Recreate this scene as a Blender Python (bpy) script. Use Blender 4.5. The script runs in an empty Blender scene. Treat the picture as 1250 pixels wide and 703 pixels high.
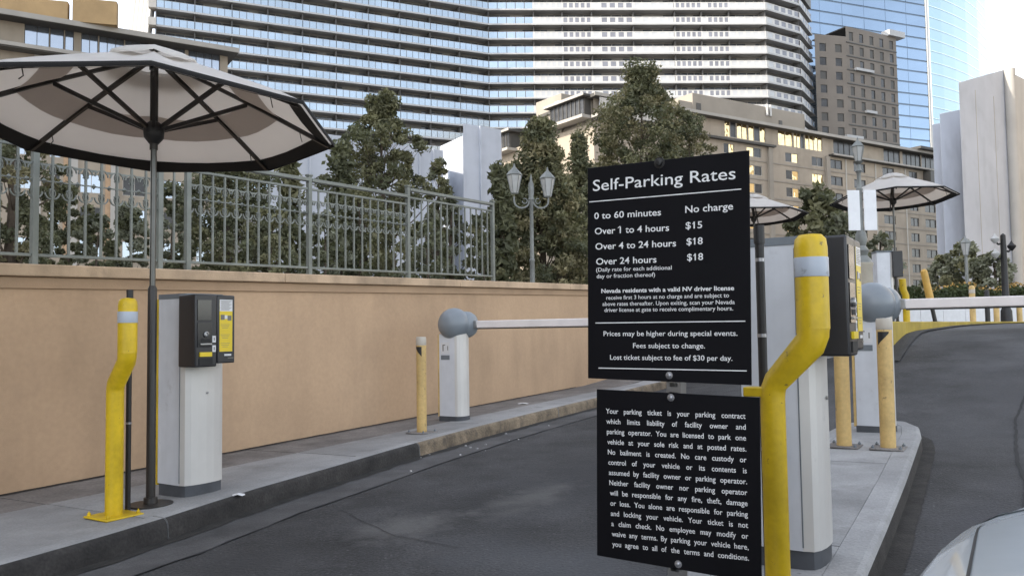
import bpy, bmesh, math, random
import numpy as np
from mathutils import Vector, Matrix
from math import radians, sin, cos, pi, sqrt, atan2, tan
random.seed(7); rng = np.random.default_rng(7)
S = bpy.context.scene
COL = S.collection

# ------------------------------------------------------------------ camera
PITCH, ROLL, TH = radians(3.0), radians(0.8), radians(32.5)
R0 = Vector((1, 0, 0)); FW = Vector((0, cos(PITCH), sin(PITCH))); U0 = Vector((0, -sin(PITCH), cos(PITCH)))
RT = R0*cos(ROLL) - U0*sin(ROLL); UP = U0*cos(ROLL) + R0*sin(ROLL)
EYE = Vector((0, 0, 1.26))
cam = bpy.data.cameras.new("camera"); co = bpy.data.objects.new("camera", cam); COL.objects.link(co)
m = Matrix((RT, UP, -FW)).transposed().to_4x4(); m.translation = EYE; co.matrix_world = m
cam.sensor_width = 36; cam.lens = 28.8; cam.clip_start = 0.05; cam.clip_end = 4000
S.camera = co
def ray(px, py): return FW*1000 + RT*(px-625) + UP*(351.5-py)
def at(px, py, Y):                       # point of the place seen at a photo pixel, Y metres ahead
    d = ray(px, py); return EYE + d*(Y/d.y)
def attop(px, py, z):                    # point at height z
    d = ray(px, py); return EYE + d*((z-EYE.z)/d.z)
def L(t, s, z=0.0):                      # lane frame (t across, s along) to world
    return Vector((t*cos(TH)+s*sin(TH), -t*sin(TH)+s*cos(TH), z))

# ------------------------------------------------------------------ light
SUN_EL = radians(33); SUN_DIR = Vector((-0.925, -0.378, 0)).normalized()
W = bpy.data.worlds.new("World"); S.world = W; W.use_nodes = True
nt = W.node_tree; nt.nodes.clear()
sky = nt.nodes.new("ShaderNodeTexSky"); sky.sky_type = 'NISHITA'; sky.sun_disc = False
sky.sun_elevation = SUN_EL; sky.sun_rotation = atan2(SUN_DIR.x, SUN_DIR.y)
sky.air_density = 1.0; sky.dust_density = 1.0; sky.ozone_density = 0.5
bg = nt.nodes.new("ShaderNodeBackground"); bg.inputs[1].default_value = 0.15
wo = nt.nodes.new("ShaderNodeOutputWorld")
hs = nt.nodes.new('ShaderNodeHueSaturation'); hs.inputs['Saturation'].default_value = 0.38   # thin high haze whitens the whole sky evenly
nt.links.new(sky.outputs[0], hs.inputs['Color']); nt.links.new(hs.outputs[0], bg.inputs[0]); nt.links.new(bg.outputs[0], wo.inputs[0])
sl = bpy.data.lights.new("sun", 'SUN'); sl.energy = 2.0; sl.angle = radians(0.5); sl.color = (1, 0.90, 0.76)
so = bpy.data.objects.new("sun", sl); COL.objects.link(so)
sd = Vector((SUN_DIR.x*cos(SUN_EL), SUN_DIR.y*cos(SUN_EL), sin(SUN_EL)))
so.rotation_euler = (-sd).to_track_quat('-Z', 'Y').to_euler()
S.view_settings.view_transform = 'Standard'; S.view_settings.look = 'None'
S.view_settings.exposure = 1.85; S.view_settings.gamma = 1
S.cycles.max_bounces = 6; S.cycles.sample_clamp_indirect = 6

# ------------------------------------------------------------------ materials
M = {}
def mat(name, col, rough=0.6, metal=0.0, var=0.12, scale=6.0, bump=0.0, bscale=60.0, spec=0.5, col2=None, trans=0.0, alpha=1.0, coat=0.0, fine=None):
    m = bpy.data.materials.new(name); m.use_nodes = True; n = m.node_tree; b = n.nodes['Principled BSDF']
    b.inputs['Roughness'].default_value = rough; b.inputs['Metallic'].default_value = metal
    b.inputs['Specular IOR Level'].default_value = spec
    b.inputs['Transmission Weight'].default_value = trans; b.inputs['Alpha'].default_value = alpha
    b.inputs['Coat Weight'].default_value = coat
    tc = n.nodes.new('ShaderNodeTexCoord'); nz = n.nodes.new('ShaderNodeTexNoise')
    nz.inputs['Scale'].default_value = scale; nz.inputs['Detail'].default_value = 6; nz.inputs['Roughness'].default_value = 0.6
    geo = n.nodes.new('ShaderNodeNewGeometry')
    n.links.new(geo.outputs['Position'], nz.inputs['Vector'])
    rp = n.nodes.new('ShaderNodeValToRGB'); c2 = col2 or tuple(c*(1-var*2) for c in col)
    rp.color_ramp.elements[0].position = 0.33; rp.color_ramp.elements[1].position = 0.67
    rp.color_ramp.elements[0].color = (*c2, 1); rp.color_ramp.elements[1].color = (*[min(1, c*(1+var*0.5)) for c in col], 1)
    n.links.new(nz.outputs[0], rp.inputs[0]); last = rp.outputs[0]
    if fine:
        n2 = n.nodes.new('ShaderNodeTexNoise'); n2.inputs['Scale'].default_value = fine[0]; n2.inputs['Detail'].default_value = 3
        n.links.new(geo.outputs['Position'], n2.inputs['Vector'])
        r2 = n.nodes.new('ShaderNodeMapRange'); r2.inputs[1].default_value = 0.3; r2.inputs[2].default_value = 0.7
        r2.inputs[3].default_value = 1-fine[1]; r2.inputs[4].default_value = 1+fine[1]
        n.links.new(n2.outputs[0], r2.inputs[0])
        mx = n.nodes.new('ShaderNodeVectorMath'); mx.operation = 'SCALE'
        n.links.new(last, mx.inputs[0]); n.links.new(r2.outputs[0], mx.inputs['Scale']); last = mx.outputs[0]
    n.links.new(last, b.inputs['Base Color'])
    if bump:
        nb = n.nodes.new('ShaderNodeTexNoise'); nb.inputs['Scale'].default_value = bscale; nb.inputs['Detail'].default_value = 4
        n.links.new(geo.outputs['Position'], nb.inputs['Vector'])
        bp = n.nodes.new('ShaderNodeBump'); bp.inputs['Strength'].default_value = bump; bp.inputs['Distance'].default_value = 0.01
        n.links.new(nb.outputs[0], bp.inputs['Height']); n.links.new(bp.outputs[0], b.inputs['Normal'])
    M[name] = m; return m
def wavy(name, strength, sc):            # gentle unevenness for reflective panes
    m = M[name]; n = m.node_tree; b = n.nodes['Principled BSDF']
    geo = n.nodes.new('ShaderNodeNewGeometry'); nz = n.nodes.new('ShaderNodeTexNoise'); nz.inputs['Scale'].default_value = sc
    nz.inputs['Detail'].default_value = 1; n.links.new(geo.outputs['Position'], nz.inputs['Vector'])
    bp = n.nodes.new('ShaderNodeBump'); bp.inputs['Strength'].default_value = strength; bp.inputs['Distance'].default_value = 0.3
    n.links.new(nz.outputs[0], bp.inputs['Height']); n.links.new(bp.outputs[0], b.inputs['Normal'])

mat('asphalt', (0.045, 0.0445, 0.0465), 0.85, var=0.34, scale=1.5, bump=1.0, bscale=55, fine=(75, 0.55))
mat('asphalt_far', (0.13, 0.135, 0.15), 0.85, var=0.15, scale=1.2, bump=0.3, bscale=60, fine=(60, 0.15))
mat('asphalt_dark', (0.036, 0.037, 0.042), 0.8, var=0.2, scale=3, bump=0.4, bscale=90, fine=(150, 0.3))
mat('crack', (0.014, 0.014, 0.015), 0.9)
mat('gutter', (0.085, 0.083, 0.085), 0.85, var=0.25, scale=2.5, bump=0.4, bscale=60, fine=(120, 0.25))
mat('dirt', (0.03, 0.027, 0.024), 0.95, var=0.3, scale=8, bump=0.5, bscale=80)
mat('concrete', (0.31, 0.31, 0.31), 0.85, var=0.14, scale=1.6, bump=0.3, bscale=70, fine=(70, 0.12))
mat('concrete_b', (0.275, 0.275, 0.275), 0.85, var=0.16, scale=1.9, bump=0.3, bscale=70, fine=(80, 0.12))
mat('concrete_dirty', (0.20, 0.185, 0.175), 0.9, var=0.2, scale=2.2, bump=0.4, bscale=60, fine=(50, 0.2))
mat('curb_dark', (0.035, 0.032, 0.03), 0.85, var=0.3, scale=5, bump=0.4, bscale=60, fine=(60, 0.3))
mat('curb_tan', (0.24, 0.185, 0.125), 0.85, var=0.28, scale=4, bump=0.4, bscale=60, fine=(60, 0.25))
mat('stucco', (0.52, 0.355, 0.225), 0.9, var=0.07, scale=0.7, bump=0.25, bscale=140, fine=(25, 0.04))
mat('stucco_trim', (0.44, 0.30, 0.19), 0.9, var=0.1, scale=1.5, bump=0.3, bscale=100)
mat('coping', (0.58, 0.42, 0.28), 0.85, var=0.13, scale=2.0, bump=0.3, bscale=90)
mat('rail_paint', (0.20, 0.215, 0.195), 0.5, metal=0.2, var=0.12, scale=5)
mat('yellow', (0.68, 0.46, 0.008), 0.45, var=0.12, scale=4, fine=(40, 0.06), bump=0.1, bscale=50)
mat('yellow_old', (0.60, 0.41, 0.16), 0.55, var=0.1, scale=5, fine=(40, 0.06))
mat('tape', (0.42, 0.46, 0.52), 0.4, var=0.05)
mat('tape_warm', (0.50, 0.45, 0.38), 0.5, var=0.05)
mat('black_metal', (0.016, 0.015, 0.015), 0.5, var=0.15)
mat('brown_metal', (0.028, 0.024, 0.021), 0.45, var=0.15)
mat('pole_metal', (0.10, 0.10, 0.095), 0.3, metal=0.8, var=0.1)
mat('silver', (0.35, 0.35, 0.35), 0.35, metal=0.8, var=0.1)
mat('machine_white', (0.64, 0.66, 0.70), 0.45, var=0.05, scale=2.0, fine=(12, 0.03))
mat('machine_front', (0.62, 0.60, 0.57), 0.38, metal=0.15, var=0.05, scale=2.0)
mat('machine_grey', (0.16, 0.18, 0.20), 0.5, var=0.08)
mat('plinth', (0.07, 0.075, 0.085), 0.7, var=0.15)
mat('head_black', (0.022, 0.022, 0.025), 0.38, var=0.1)
mat('screen', (0.012, 0.013, 0.016), 0.12, var=0.0)
mat('sticker_yellow', (0.72, 0.53, 0.02), 0.4, var=0.05)
mat('sticker_white', (0.66, 0.66, 0.67), 0.4, var=0.04)
mat('panel_white', (0.85, 0.86, 0.88), 0.6, var=0.03)
mat('print_grey', (0.16, 0.15, 0.13), 0.5, var=0.05)
mat('sphere_grey', (0.21, 0.235, 0.26), 0.35, var=0.05, scale=3)
mat('arm_white', (0.80, 0.74, 0.72), 0.45, var=0.06, scale=3)
mat('arm_pink', (0.60, 0.42, 0.38), 0.45, var=0.06, scale=3)
mat('fabric', (0.80, 0.79, 0.78), 0.9, var=0.04, scale=3, bump=0.1, bscale=200)
mat('fabric_in', (0.66, 0.61, 0.57), 0.9, var=0.06, scale=3, bump=0.1, bscale=200)
mat('fabric_shade', (0.46, 0.41, 0.37), 0.9, var=0.05, scale=3)
mat('fabric_black', (0.012, 0.011, 0.011), 0.9, var=0.1)
mat('sign_black', (0.007, 0.007, 0.009), 0.5, var=0.08, scale=3, spec=0.12)
mat('letter', (0.80, 0.80, 0.80), 0.6, var=0.02)
mat('bolt', (0.38, 0.38, 0.40), 0.35, metal=0.7, var=0.1)
mat('car_white', (0.60, 0.66, 0.70), 0.22, var=0.02, coat=0.5)
mat('rubber', (0.02, 0.02, 0.02), 0.8)
mat('car_glass', (0.03, 0.035, 0.04), 0.05, alpha=0.35)
mat('lamp_glass', (0.46, 0.46, 0.45), 0.3, var=0.05)
mat('lamp_metal', (0.22, 0.23, 0.22), 0.5, metal=0.2, var=0.12)
mat('bark', (0.12, 0.09, 0.065), 0.9, var=0.25, scale=5, bump=0.6, bscale=40)
mat('leaf_pine', (0.25, 0.235, 0.125), 0.7, var=0.30, scale=1.6, col2=(0.09, 0.092, 0.052))
mat('leaf_dark', (0.165, 0.168, 0.095), 0.7, var=0.3, scale=1.4, col2=(0.06, 0.066, 0.04))
mat('leaf_olive', (0.31, 0.265, 0.145), 0.7, var=0.3, scale=1.5, col2=(0.12, 0.112, 0.062))
mat('leaf_grey', (0.27, 0.275, 0.20), 0.7, var=0.3, scale=0.8, col2=(0.12, 0.125, 0.085))
mat('leaf_hedge', (0.07, 0.095, 0.035), 0.7, var=0.3, scale=4)
mat('petal', (0.50, 0.30, 0.08), 0.7, var=0.2, scale=6)
mat('balcony_slab', (0.40, 0.40, 0.40), 0.8, var=0.06, scale=0.3)
mat('baluster_white', (0.50, 0.49, 0.47), 0.6, var=0.04, scale=0.3)
mat('tower_glass', (0.36, 0.43, 0.50), 0.15, metal=0.8, var=0.08, scale=0.2); wavy('tower_glass', 0.05, 0.3)
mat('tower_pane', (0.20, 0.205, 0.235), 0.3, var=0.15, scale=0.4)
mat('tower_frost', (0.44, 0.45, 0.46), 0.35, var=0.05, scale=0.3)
mat('tower_wall', (0.19, 0.185, 0.175), 0.7, var=0.1, scale=0.2)
mat('tower_window', (0.09, 0.10, 0.115), 0.12, spec=0.8, var=0.35, scale=0.5)
mat('fin_grey', (0.07, 0.068, 0.066), 0.8, var=0.08, scale=0.3)
mat('divider', (0.15, 0.145, 0.14), 0.8, var=0.08, scale=0.3)
mat('blue_glass', (0.22, 0.29, 0.38), 0.08, metal=0.9, var=0.05, scale=0.05); wavy('blue_glass', 0.04, 0.12)
mat('blue_line', (0.11, 0.15, 0.20), 0.3, metal=0.4, var=0.05)
mat('sky_glare_glass', (0.34, 0.50, 0.56), 0.25, metal=0.15, var=0.03, scale=0.05)
mat('sky_glare_line', (0.26, 0.39, 0.45), 0.3, var=0.05)
mat('beige_wall', (0.345, 0.295, 0.235), 0.9, var=0.05, scale=0.3, bump=0.1, bscale=10)
mat('beige_grey', (0.28, 0.25, 0.21), 0.9, var=0.06, scale=0.3)
mat('beige_ledge', (0.33, 0.31, 0.28), 0.85, var=0.06, scale=0.4)
mat('roof_dark', (0.07, 0.066, 0.06), 0.8, var=0.1, scale=0.4)
mat('window_dark', (0.05, 0.05, 0.052), 0.25, spec=0.35, var=0.3, scale=0.6)
mat('window_sun_gold', (0.66, 0.50, 0.26), 0.04, metal=0.95, var=0.05, scale=0.5); wavy('window_sun_gold', 0.35, 0.9)  # gold of reflected sunlight put into the glass tint
mat('window_blue', (0.36, 0.40, 0.46), 0.08, metal=0.8, var=0.06, scale=0.3)
mat('frame_dark', (0.07, 0.066, 0.06), 0.6, var=0.1)
mat('frame_light', (0.42, 0.40, 0.36), 0.7, var=0.05)
mat('brown_wall', (0.175, 0.152, 0.13), 0.9, var=0.08, scale=0.2)
mat('white_wall', (0.43, 0.46, 0.52), 0.85, var=0.04, scale=0.1, fine=(0.6, 0.02))
mat('cream_wall', (0.42, 0.40, 0.37), 0.85, var=0.04, scale=0.1)
mat('gold_wall', (0.30, 0.205, 0.10), 0.8, var=0.1, scale=0.5)
mat('unseen_tan', (0.52, 0.46, 0.39), 0.85, var=0.08, scale=0.2)
mat('pedestal', (0.42, 0.38, 0.31), 0.85, var=0.1, scale=3)
mat('ochre', (0.42, 0.31, 0.045), 0.75, var=0.18, scale=1.5)
mat('orange', (0.60, 0.36, 0.08), 0.5, var=0.08)
mat('ground_mat', (0.16, 0.155, 0.15), 0.9, var=0.12, scale=0.4)
mat('terrace_mat', (0.26, 0.24, 0.21), 0.9, var=0.12, scale=0.8)

def streaks(name, amount, zsc=0.35, sc=5.0):
    m = M[name]; n = m.node_tree; b = n.nodes['Principled BSDF']; src = b.inputs['Base Color'].links[0].from_socket
    geo = n.nodes.new('ShaderNodeNewGeometry'); mp = n.nodes.new('ShaderNodeMapping'); mp.inputs['Scale'].default_value = (sc, sc, zsc); n.links.new(geo.outputs['Position'], mp.inputs[0])
    nz = n.nodes.new('ShaderNodeTexNoise'); nz.inputs['Scale'].default_value = 1.0; nz.inputs['Detail'].default_value = 5; n.links.new(mp.outputs[0], nz.inputs['Vector'])
    n3 = n.nodes.new('ShaderNodeTexNoise'); n3.inputs['Scale'].default_value = 0.45; n3.inputs['Detail'].default_value = 2; n.links.new(geo.outputs['Position'], n3.inputs['Vector'])
    ml = n.nodes.new('ShaderNodeMath'); ml.operation = 'MULTIPLY'; n.links.new(nz.outputs[0], ml.inputs[0]); n.links.new(n3.outputs[0], ml.inputs[1])
    mr = n.nodes.new('ShaderNodeMapRange'); mr.inputs[1].default_value = 0.22; mr.inputs[2].default_value = 0.38; mr.inputs[3].default_value = 1.0; mr.inputs[4].default_value = 1-amount
    n.links.new(ml.outputs[0], mr.inputs[0]); sc_ = n.nodes.new('ShaderNodeVectorMath'); sc_.operation = 'SCALE'; n.links.new(src, sc_.inputs[0]); n.links.new(mr.outputs[0], sc_.inputs['Scale'])
    n.links.new(sc_.outputs[0], b.inputs['Base Color'])
streaks('stucco', 0.13, 0.5, 2.6); streaks('white_wall', 0.10, 0.05, 0.6); streaks('cream_wall', 0.08, 0.05, 0.6); streaks('beige_wall', 0.15, 0.08, 0.7); streaks('coping', 0.3, 1.0, 3.0); streaks('yellow', 0.18, 1.2, 9.0); streaks('machine_white', 0.06, 0.6, 9.0)
def specks(name, col, scale, lo, hi, amount, det=4):
    m = M[name]; n = m.node_tree; b = n.nodes['Principled BSDF']; src = b.inputs['Base Color'].links[0].from_socket
    geo = n.nodes.new('ShaderNodeNewGeometry'); nz = n.nodes.new('ShaderNodeTexNoise'); nz.inputs['Scale'].default_value = scale; nz.inputs['Detail'].default_value = det; nz.inputs['Roughness'].default_value = 0.65
    n.links.new(geo.outputs['Position'], nz.inputs['Vector']); mr = n.nodes.new('ShaderNodeMapRange'); mr.inputs[1].default_value = lo; mr.inputs[2].default_value = hi; mr.inputs[4].default_value = amount
    n.links.new(nz.outputs[0], mr.inputs[0]); mx = n.nodes.new('ShaderNodeMix'); mx.data_type = 'RGBA'; n.links.new(mr.outputs[0], mx.inputs['Factor']); n.links.new(src, mx.inputs['A']); mx.inputs['B'].default_value = (*col, 1)
    n.links.new(mx.outputs['Result'], b.inputs['Base Color'])
specks('asphalt', (0.15, 0.15, 0.155), 38, 0.62, 0.70, 0.6); specks('asphalt', (0.022, 0.022, 0.024), 3.4, 0.56, 0.66, 0.65, 8)
specks('concrete', (0.13, 0.125, 0.12), 2.3, 0.58, 0.72, 0.5, 8); specks('concrete_b', (0.13, 0.125, 0.12), 2.7, 0.57, 0.72, 0.5, 8); specks('concrete', (0.08, 0.075, 0.07), 21, 0.66, 0.71, 0.6)
specks('concrete_dirty', (0.09, 0.08, 0.072), 3.0, 0.52, 0.68, 0.6, 8); specks('yellow', (0.12, 0.085, 0.03), 26, 0.665, 0.70, 0.75); specks('yellow_old', (0.16, 0.12, 0.07), 22, 0.64, 0.69, 0.7)
specks('curb_tan', (0.05, 0.042, 0.035), 6.0, 0.52, 0.66, 0.7, 8); specks('stucco', (0.36, 0.25, 0.17), 1.6, 0.58, 0.75, 0.35, 8); specks('coping', (0.25, 0.19, 0.14), 5.0, 0.58, 0.72, 0.5, 8)
specks('machine_white', (0.30, 0.29, 0.28), 9.0, 0.62, 0.75, 0.35, 8); specks('machine_front', (0.28, 0.27, 0.25), 8.0, 0.62, 0.75, 0.35, 8); specks('tape', (0.2, 0.2, 0.2), 30, 0.6, 0.68, 0.6)
def translucent(name, amount, col):
    n = M[name].node_tree; b = n.nodes['Principled BSDF']; out = n.nodes['Material Output']
    t = n.nodes.new('ShaderNodeBsdfTranslucent'); t.inputs[0].default_value = (*col, 1); mx = n.nodes.new('ShaderNodeMixShader'); mx.inputs[0].default_value = amount
    n.links.new(b.outputs[0], mx.inputs[1]); n.links.new(t.outputs[0], mx.inputs[2]); n.links.new(mx.outputs[0], out.inputs[0])
translucent('fabric', 0.6, (0.95, 0.91, 0.86)); translucent('fabric_in', 0.68, (0.98, 0.93, 0.88)); translucent('fabric_shade', 0.45, (0.66, 0.58, 0.52))
for l_ in ('leaf_pine', 'leaf_dark', 'leaf_olive', 'leaf_grey', 'leaf_hedge'): translucent(l_, 0.3, (0.12, 0.13, 0.05))

# ------------------------------------------------------------------ mesh helpers
class MB:
    def __init__(s): s.v = []; s.f = []; s.mi = []; s.mats = []
    def _m(s, name):
        if name not in s.mats: s.mats.append(name)
        return s.mats.index(name)
    def add(s, vs, fs, mname):
        o = len(s.v); k = s._m(mname); s.v += [tuple(v) for v in vs]
        for f in fs: s.f.append(tuple(o+i for i in f)); s.mi.append(k)
        return s
    def box(s, a, b, mname, rot=None, at_=(0, 0, 0)):
        x0, y0, z0 = a; x1, y1, z1 = b
        vs = [Vector(p) for p in ((x0,y0,z0),(x1,y0,z0),(x1,y1,z0),(x0,y1,z0),(x0,y0,z1),(x1,y0,z1),(x1,y1,z1),(x0,y1,z1))]
        if rot is not None: vs = [rot @ v for v in vs]
        vs = [v + Vector(at_) for v in vs]
        return s.add(vs, [(0,3,2,1),(4,5,6,7),(0,1,5,4),(1,2,6,5),(2,3,7,6),(3,0,4,7)], mname)
    def prism(s, poly, z0, z1, mname, side=None):
        n = len(poly); f0 = z0 if callable(z0) else (lambda p: z0); f1 = z1 if callable(z1) else (lambda p: z1)
        ar = sum(poly[i][0]*poly[(i+1) % n][1]-poly[(i+1) % n][0]*poly[i][1] for i in range(n))
        if ar < 0: poly = poly[::-1]
        vs = [(p[0], p[1], f0(p)) for p in poly] + [(p[0], p[1], f1(p)) for p in poly]
        s.add(vs, [tuple(range(n, 2*n)), tuple(range(n-1, -1, -1))], mname)
        s.add(vs, [(i, (i+1) % n, n+(i+1) % n, n+i) for i in range(n)], side or mname)
        return s
    def tube(s, pts, r, mname, n=8, cap=True):
        pts = [Vector(p) for p in pts]; rs = r if isinstance(r, (list, tuple)) else [r]*len(pts)
        vs = []; u = None
        for i, p in enumerate(pts):
            d = (pts[min(i+1, len(pts)-1)] - pts[max(i-1, 0)])
            d = d.normalized() if d.length > 1e-9 else Vector((0, 0, 1))
            if u is None: u = d.orthogonal().normalized()
            else:
                u = (u - d*u.dot(d)); u = u.normalized() if u.length > 1e-6 else d.orthogonal().normalized()
            w = d.cross(u)
            for k in range(n):
                a = 2*pi*k/n; vs.append(p + (u*cos(a)+w*sin(a))*rs[i])
        fs = [(i*n+k, i*n+(k+1) % n, (i+1)*n+(k+1) % n, (i+1)*n+k) for i in range(len(pts)-1) for k in range(n)]
        if cap: fs += [tuple(range(n-1, -1, -1)), tuple(range((len(pts)-1)*n, len(pts)*n))]
        return s.add(vs, fs, mname)
    def lathe(s, prof, mname, n=24, c=(0, 0, 0), axis='Z'):
        vs = []
        for r, z in prof:
            for k in range(n):
                a = 2*pi*k/n; x, y = r*cos(a), r*sin(a)
                p = (x, y, z) if axis == 'Z' else ((z, x, y) if axis == 'X' else (y, z, x))
                vs.append((p[0]+c[0], p[1]+c[1], p[2]+c[2]))
        m_ = len(prof)
        fs = [(i*n+k, i*n+(k+1) % n, (i+1)*n+(k+1) % n, (i+1)*n+k) for i in range(m_-1) for k in range(n)]
        fs += [tuple(range(n-1, -1, -1)), tuple(range((m_-1)*n, m_*n))]
        return s.add(vs, fs, mname)
    def quad(s, a, b, c, d, mname): return s.add([a, b, c, d], [(0, 1, 2, 3)], mname)
    def mesh(s, name, smooth=False):
        me = bpy.data.meshes.new(name); me.from_pydata(s.v, [], s.f)
        for n_ in s.mats: me.materials.append(M[n_])
        me.polygons.foreach_set('material_index', s.mi)
        if smooth:
            me.polygons.foreach_set('use_smooth', [True]*len(me.polygons))
            try: me.set_sharp_from_angle(angle=radians(40))
            except Exception: pass
        me.update(); return me
    def obj(s, name, parent=None, smooth=False, bevel=0.0, loc=None, seg=2):
        return link(name, s.mesh(name, smooth or bevel > 0), parent, bevel, loc, seg)
def link(name, me, parent=None, bevel=0.0, loc=None, seg=2):
    o = bpy.data.objects.new(name, me); COL.objects.link(o)
    if parent: o.parent = parent
    if loc is not None: o.location = loc
    if bevel:
        b = o.modifiers.new('bevel', 'BEVEL'); b.width = bevel; b.segments = seg; b.limit_method = 'ANGLE'; b.angle_limit = radians(40)
    return o
def tag(o, label=None, cat=None, group=None, kind=None):
    if label: o['label'] = label
    if cat: o['category'] = cat
    if group: o['group'] = group
    if kind: o['kind'] = kind
    return o
def empty(name, loc, rz=0.0):
    o = bpy.data.objects.new(name, None); COL.objects.link(o); o.location = loc; o.rotation_euler = (0, 0, rz); o.empty_display_size = 0.2
    return o
def kids(o): return [c for c in list(bpy.data.objects) if c.parent is o]
def copy_tree(o, parent=None):
    c = o.copy(); COL.objects.link(c); c.parent = parent
    for ch in kids(o): copy_tree(ch, c)
    return c
def sstep(x): x = max(0.0, min(1.0, x)); return x*x*(3-2*x)

# ------------------------------------------------------------------ terrain heights
def zroad(t, s):
    tc = max(-9, min(10, t)); sc = max(-14, s)
    base = 0.06 + 0.023*tc + 0.0231*sc
    A = base + 0.76*sstep((s-8.2)/8.0); B = base + 0.72*sstep((s-12.8)/8.0)
    w = sstep((t+5.0)/3.0); z = B*(1-w)+A*w
    return z if z < 1.2 else 1.2 + 0.08*(1-math.exp(-(z-1.2)/0.08))
def zpave(t, s): return 0.19 + 0.023*t + 0.0231*s

def grid_sheet(name, ts, ss, mname, dz=0.0, zf=zroad):
    vs = []; fs = []
    for s in ss:
        for t in ts: vs.append(L(t, s, zf(t, s)+dz))
    n = len(ts)
    for j in range(len(ss)-1):
        for i in range(n-1): fs.append((j*n+i, j*n+i+1, (j+1)*n+i+1, (j+1)*n+i))
    return MB().add(vs, fs, mname).obj(name, smooth=True)
def frange(a, b, st): return [a+i*(b-a)/max(1, round((b-a)/st)) for i in range(max(1, round((b-a)/st))+1)]
tsg = [-900, -400, -150, -60, -25, -12, -8] + frange(-7, 8, 0.5) + [10, 14, 25, 60, 150, 400, 900]
ssg = [-900, -400, -150, -60, -25, -14] + frange(-10, 30, 0.5) + [35, 45, 70, 150, 400, 900]
tag(grid_sheet('ground', tsg, ssg, 'ground_mat', -0.012), kind='structure')
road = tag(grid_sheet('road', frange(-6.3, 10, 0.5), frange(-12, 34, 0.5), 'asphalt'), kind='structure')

def strip(name, pts, w0, w1, mname, dz, zf=zroad, parent=None, jag=0.0):
    """flat strip along lane-frame polyline, between offsets w0 and w1 in t"""
    vs = []; fs = []; P = []
    for i in range(len(pts)-1):
        (ta, sa), (tb, sb) = pts[i], pts[i+1]; k = max(1, int(sqrt((tb-ta)**2+(sb-sa)**2)/0.12))
        for j in range(k): P.append((ta+(tb-ta)*j/k, sa+(sb-sa)*j/k))
    P.append(pts[-1])
    for i, (t, s) in enumerate(P):
        a = P[max(i-1, 0)]; b = P[min(i+1, len(P)-1)]; dx, dy = b[0]-a[0], b[1]-a[1]; l = sqrt(dx*dx+dy*dy) or 1
        nx, ny = dy/l, -dx/l; j = random.uniform(-jag, jag)
        for w in (w0, w1):
            w = w*(1+random.uniform(-jag, jag)*3)
            tt, s2 = t+nx*(w+j), s+ny*(w+j); vs.append(L(tt, s2, zf(tt, s2)+dz))
    for i in range(len(P)-1): fs.append((2*i, 2*i+1, 2*i+3, 2*i+2))
    o = MB().add(vs, fs, mname).obj(name, parent)
    if parent is None: tag(o, kind='structure')
    return o

KERB = [(-4.05, -8), (-4.12, -2), (-4.22, 0.8), (-4.33, 2.08), (-4.42, 2.9), (-4.64, 3.85), (-4.78, 4.9), (-4.92, 5.8), (-5.06, 7.2), (-5.14, 8.6), (-5.19, 10.2), (-5.34, 12.4), (-5.4, 20.4)]
def kerb_t(s):
    for (ta, sa), (tb, sb) in zip(KERB, KERB[1:]):
        if sa <= s <= sb: return ta+(tb-ta)*(s-sa)/(sb-sa)
    return KERB[-1][0]
strip('gutter', KERB[1:-1], 0.0, 0.42, 'gutter', 0.004)
strip('gutter_dirt', KERB[1:-1], 0.0, 0.10, 'dirt', 0.008, jag=0.02)
strip('gutter_joint', KERB[1:-1], 0.42, 0.430, 'asphalt_dark', 0.007, jag=0.006)
strip('road_crack', [(0.16, 14.5), (-0.1, 11), (-0.2, 9.4), (-0.16, 7.4), (-0.09, 6.4), (-0.1, 5.2), (0.1, 3)], -0.012, 0.012, 'crack', 0.005, jag=0.006)
strip('road_crack', [(-4.0, 4.1), (-3.6, 3.9), (-3.2, 3.72), (-2.7, 3.66)], -0.0025, 0.0025, 'crack', 0.005, jag=0.012)
def blob(name, t, s, rt, rs, mname, dz, ang=0.0, n=40):
    pts = []
    ph = [random.uniform(0, 6.28) for _ in range(4)]
    for k in range(n):
        a = 2*pi*k/n; r = 1+0.18*sin(2*a+ph[0])+0.13*sin(3*a+ph[1])+0.1*sin(5*a+ph[2])+0.07*sin(9*a+ph[3])
        x, y = rt*r*cos(a), rs*r*sin(a); tt, s2 = t+x*cos(ang)-y*sin(ang), s+x*sin(ang)+y*cos(ang)
        pts.append(L(tt, s2, zroad(tt, s2)+dz))
    c = L(t, s, zroad(t, s)+dz)
    return tag(MB().add([c]+pts, [(0, 1+k, 1+(k+1) % n) for k in range(n)], mname).obj(name), kind='structure')

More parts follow.
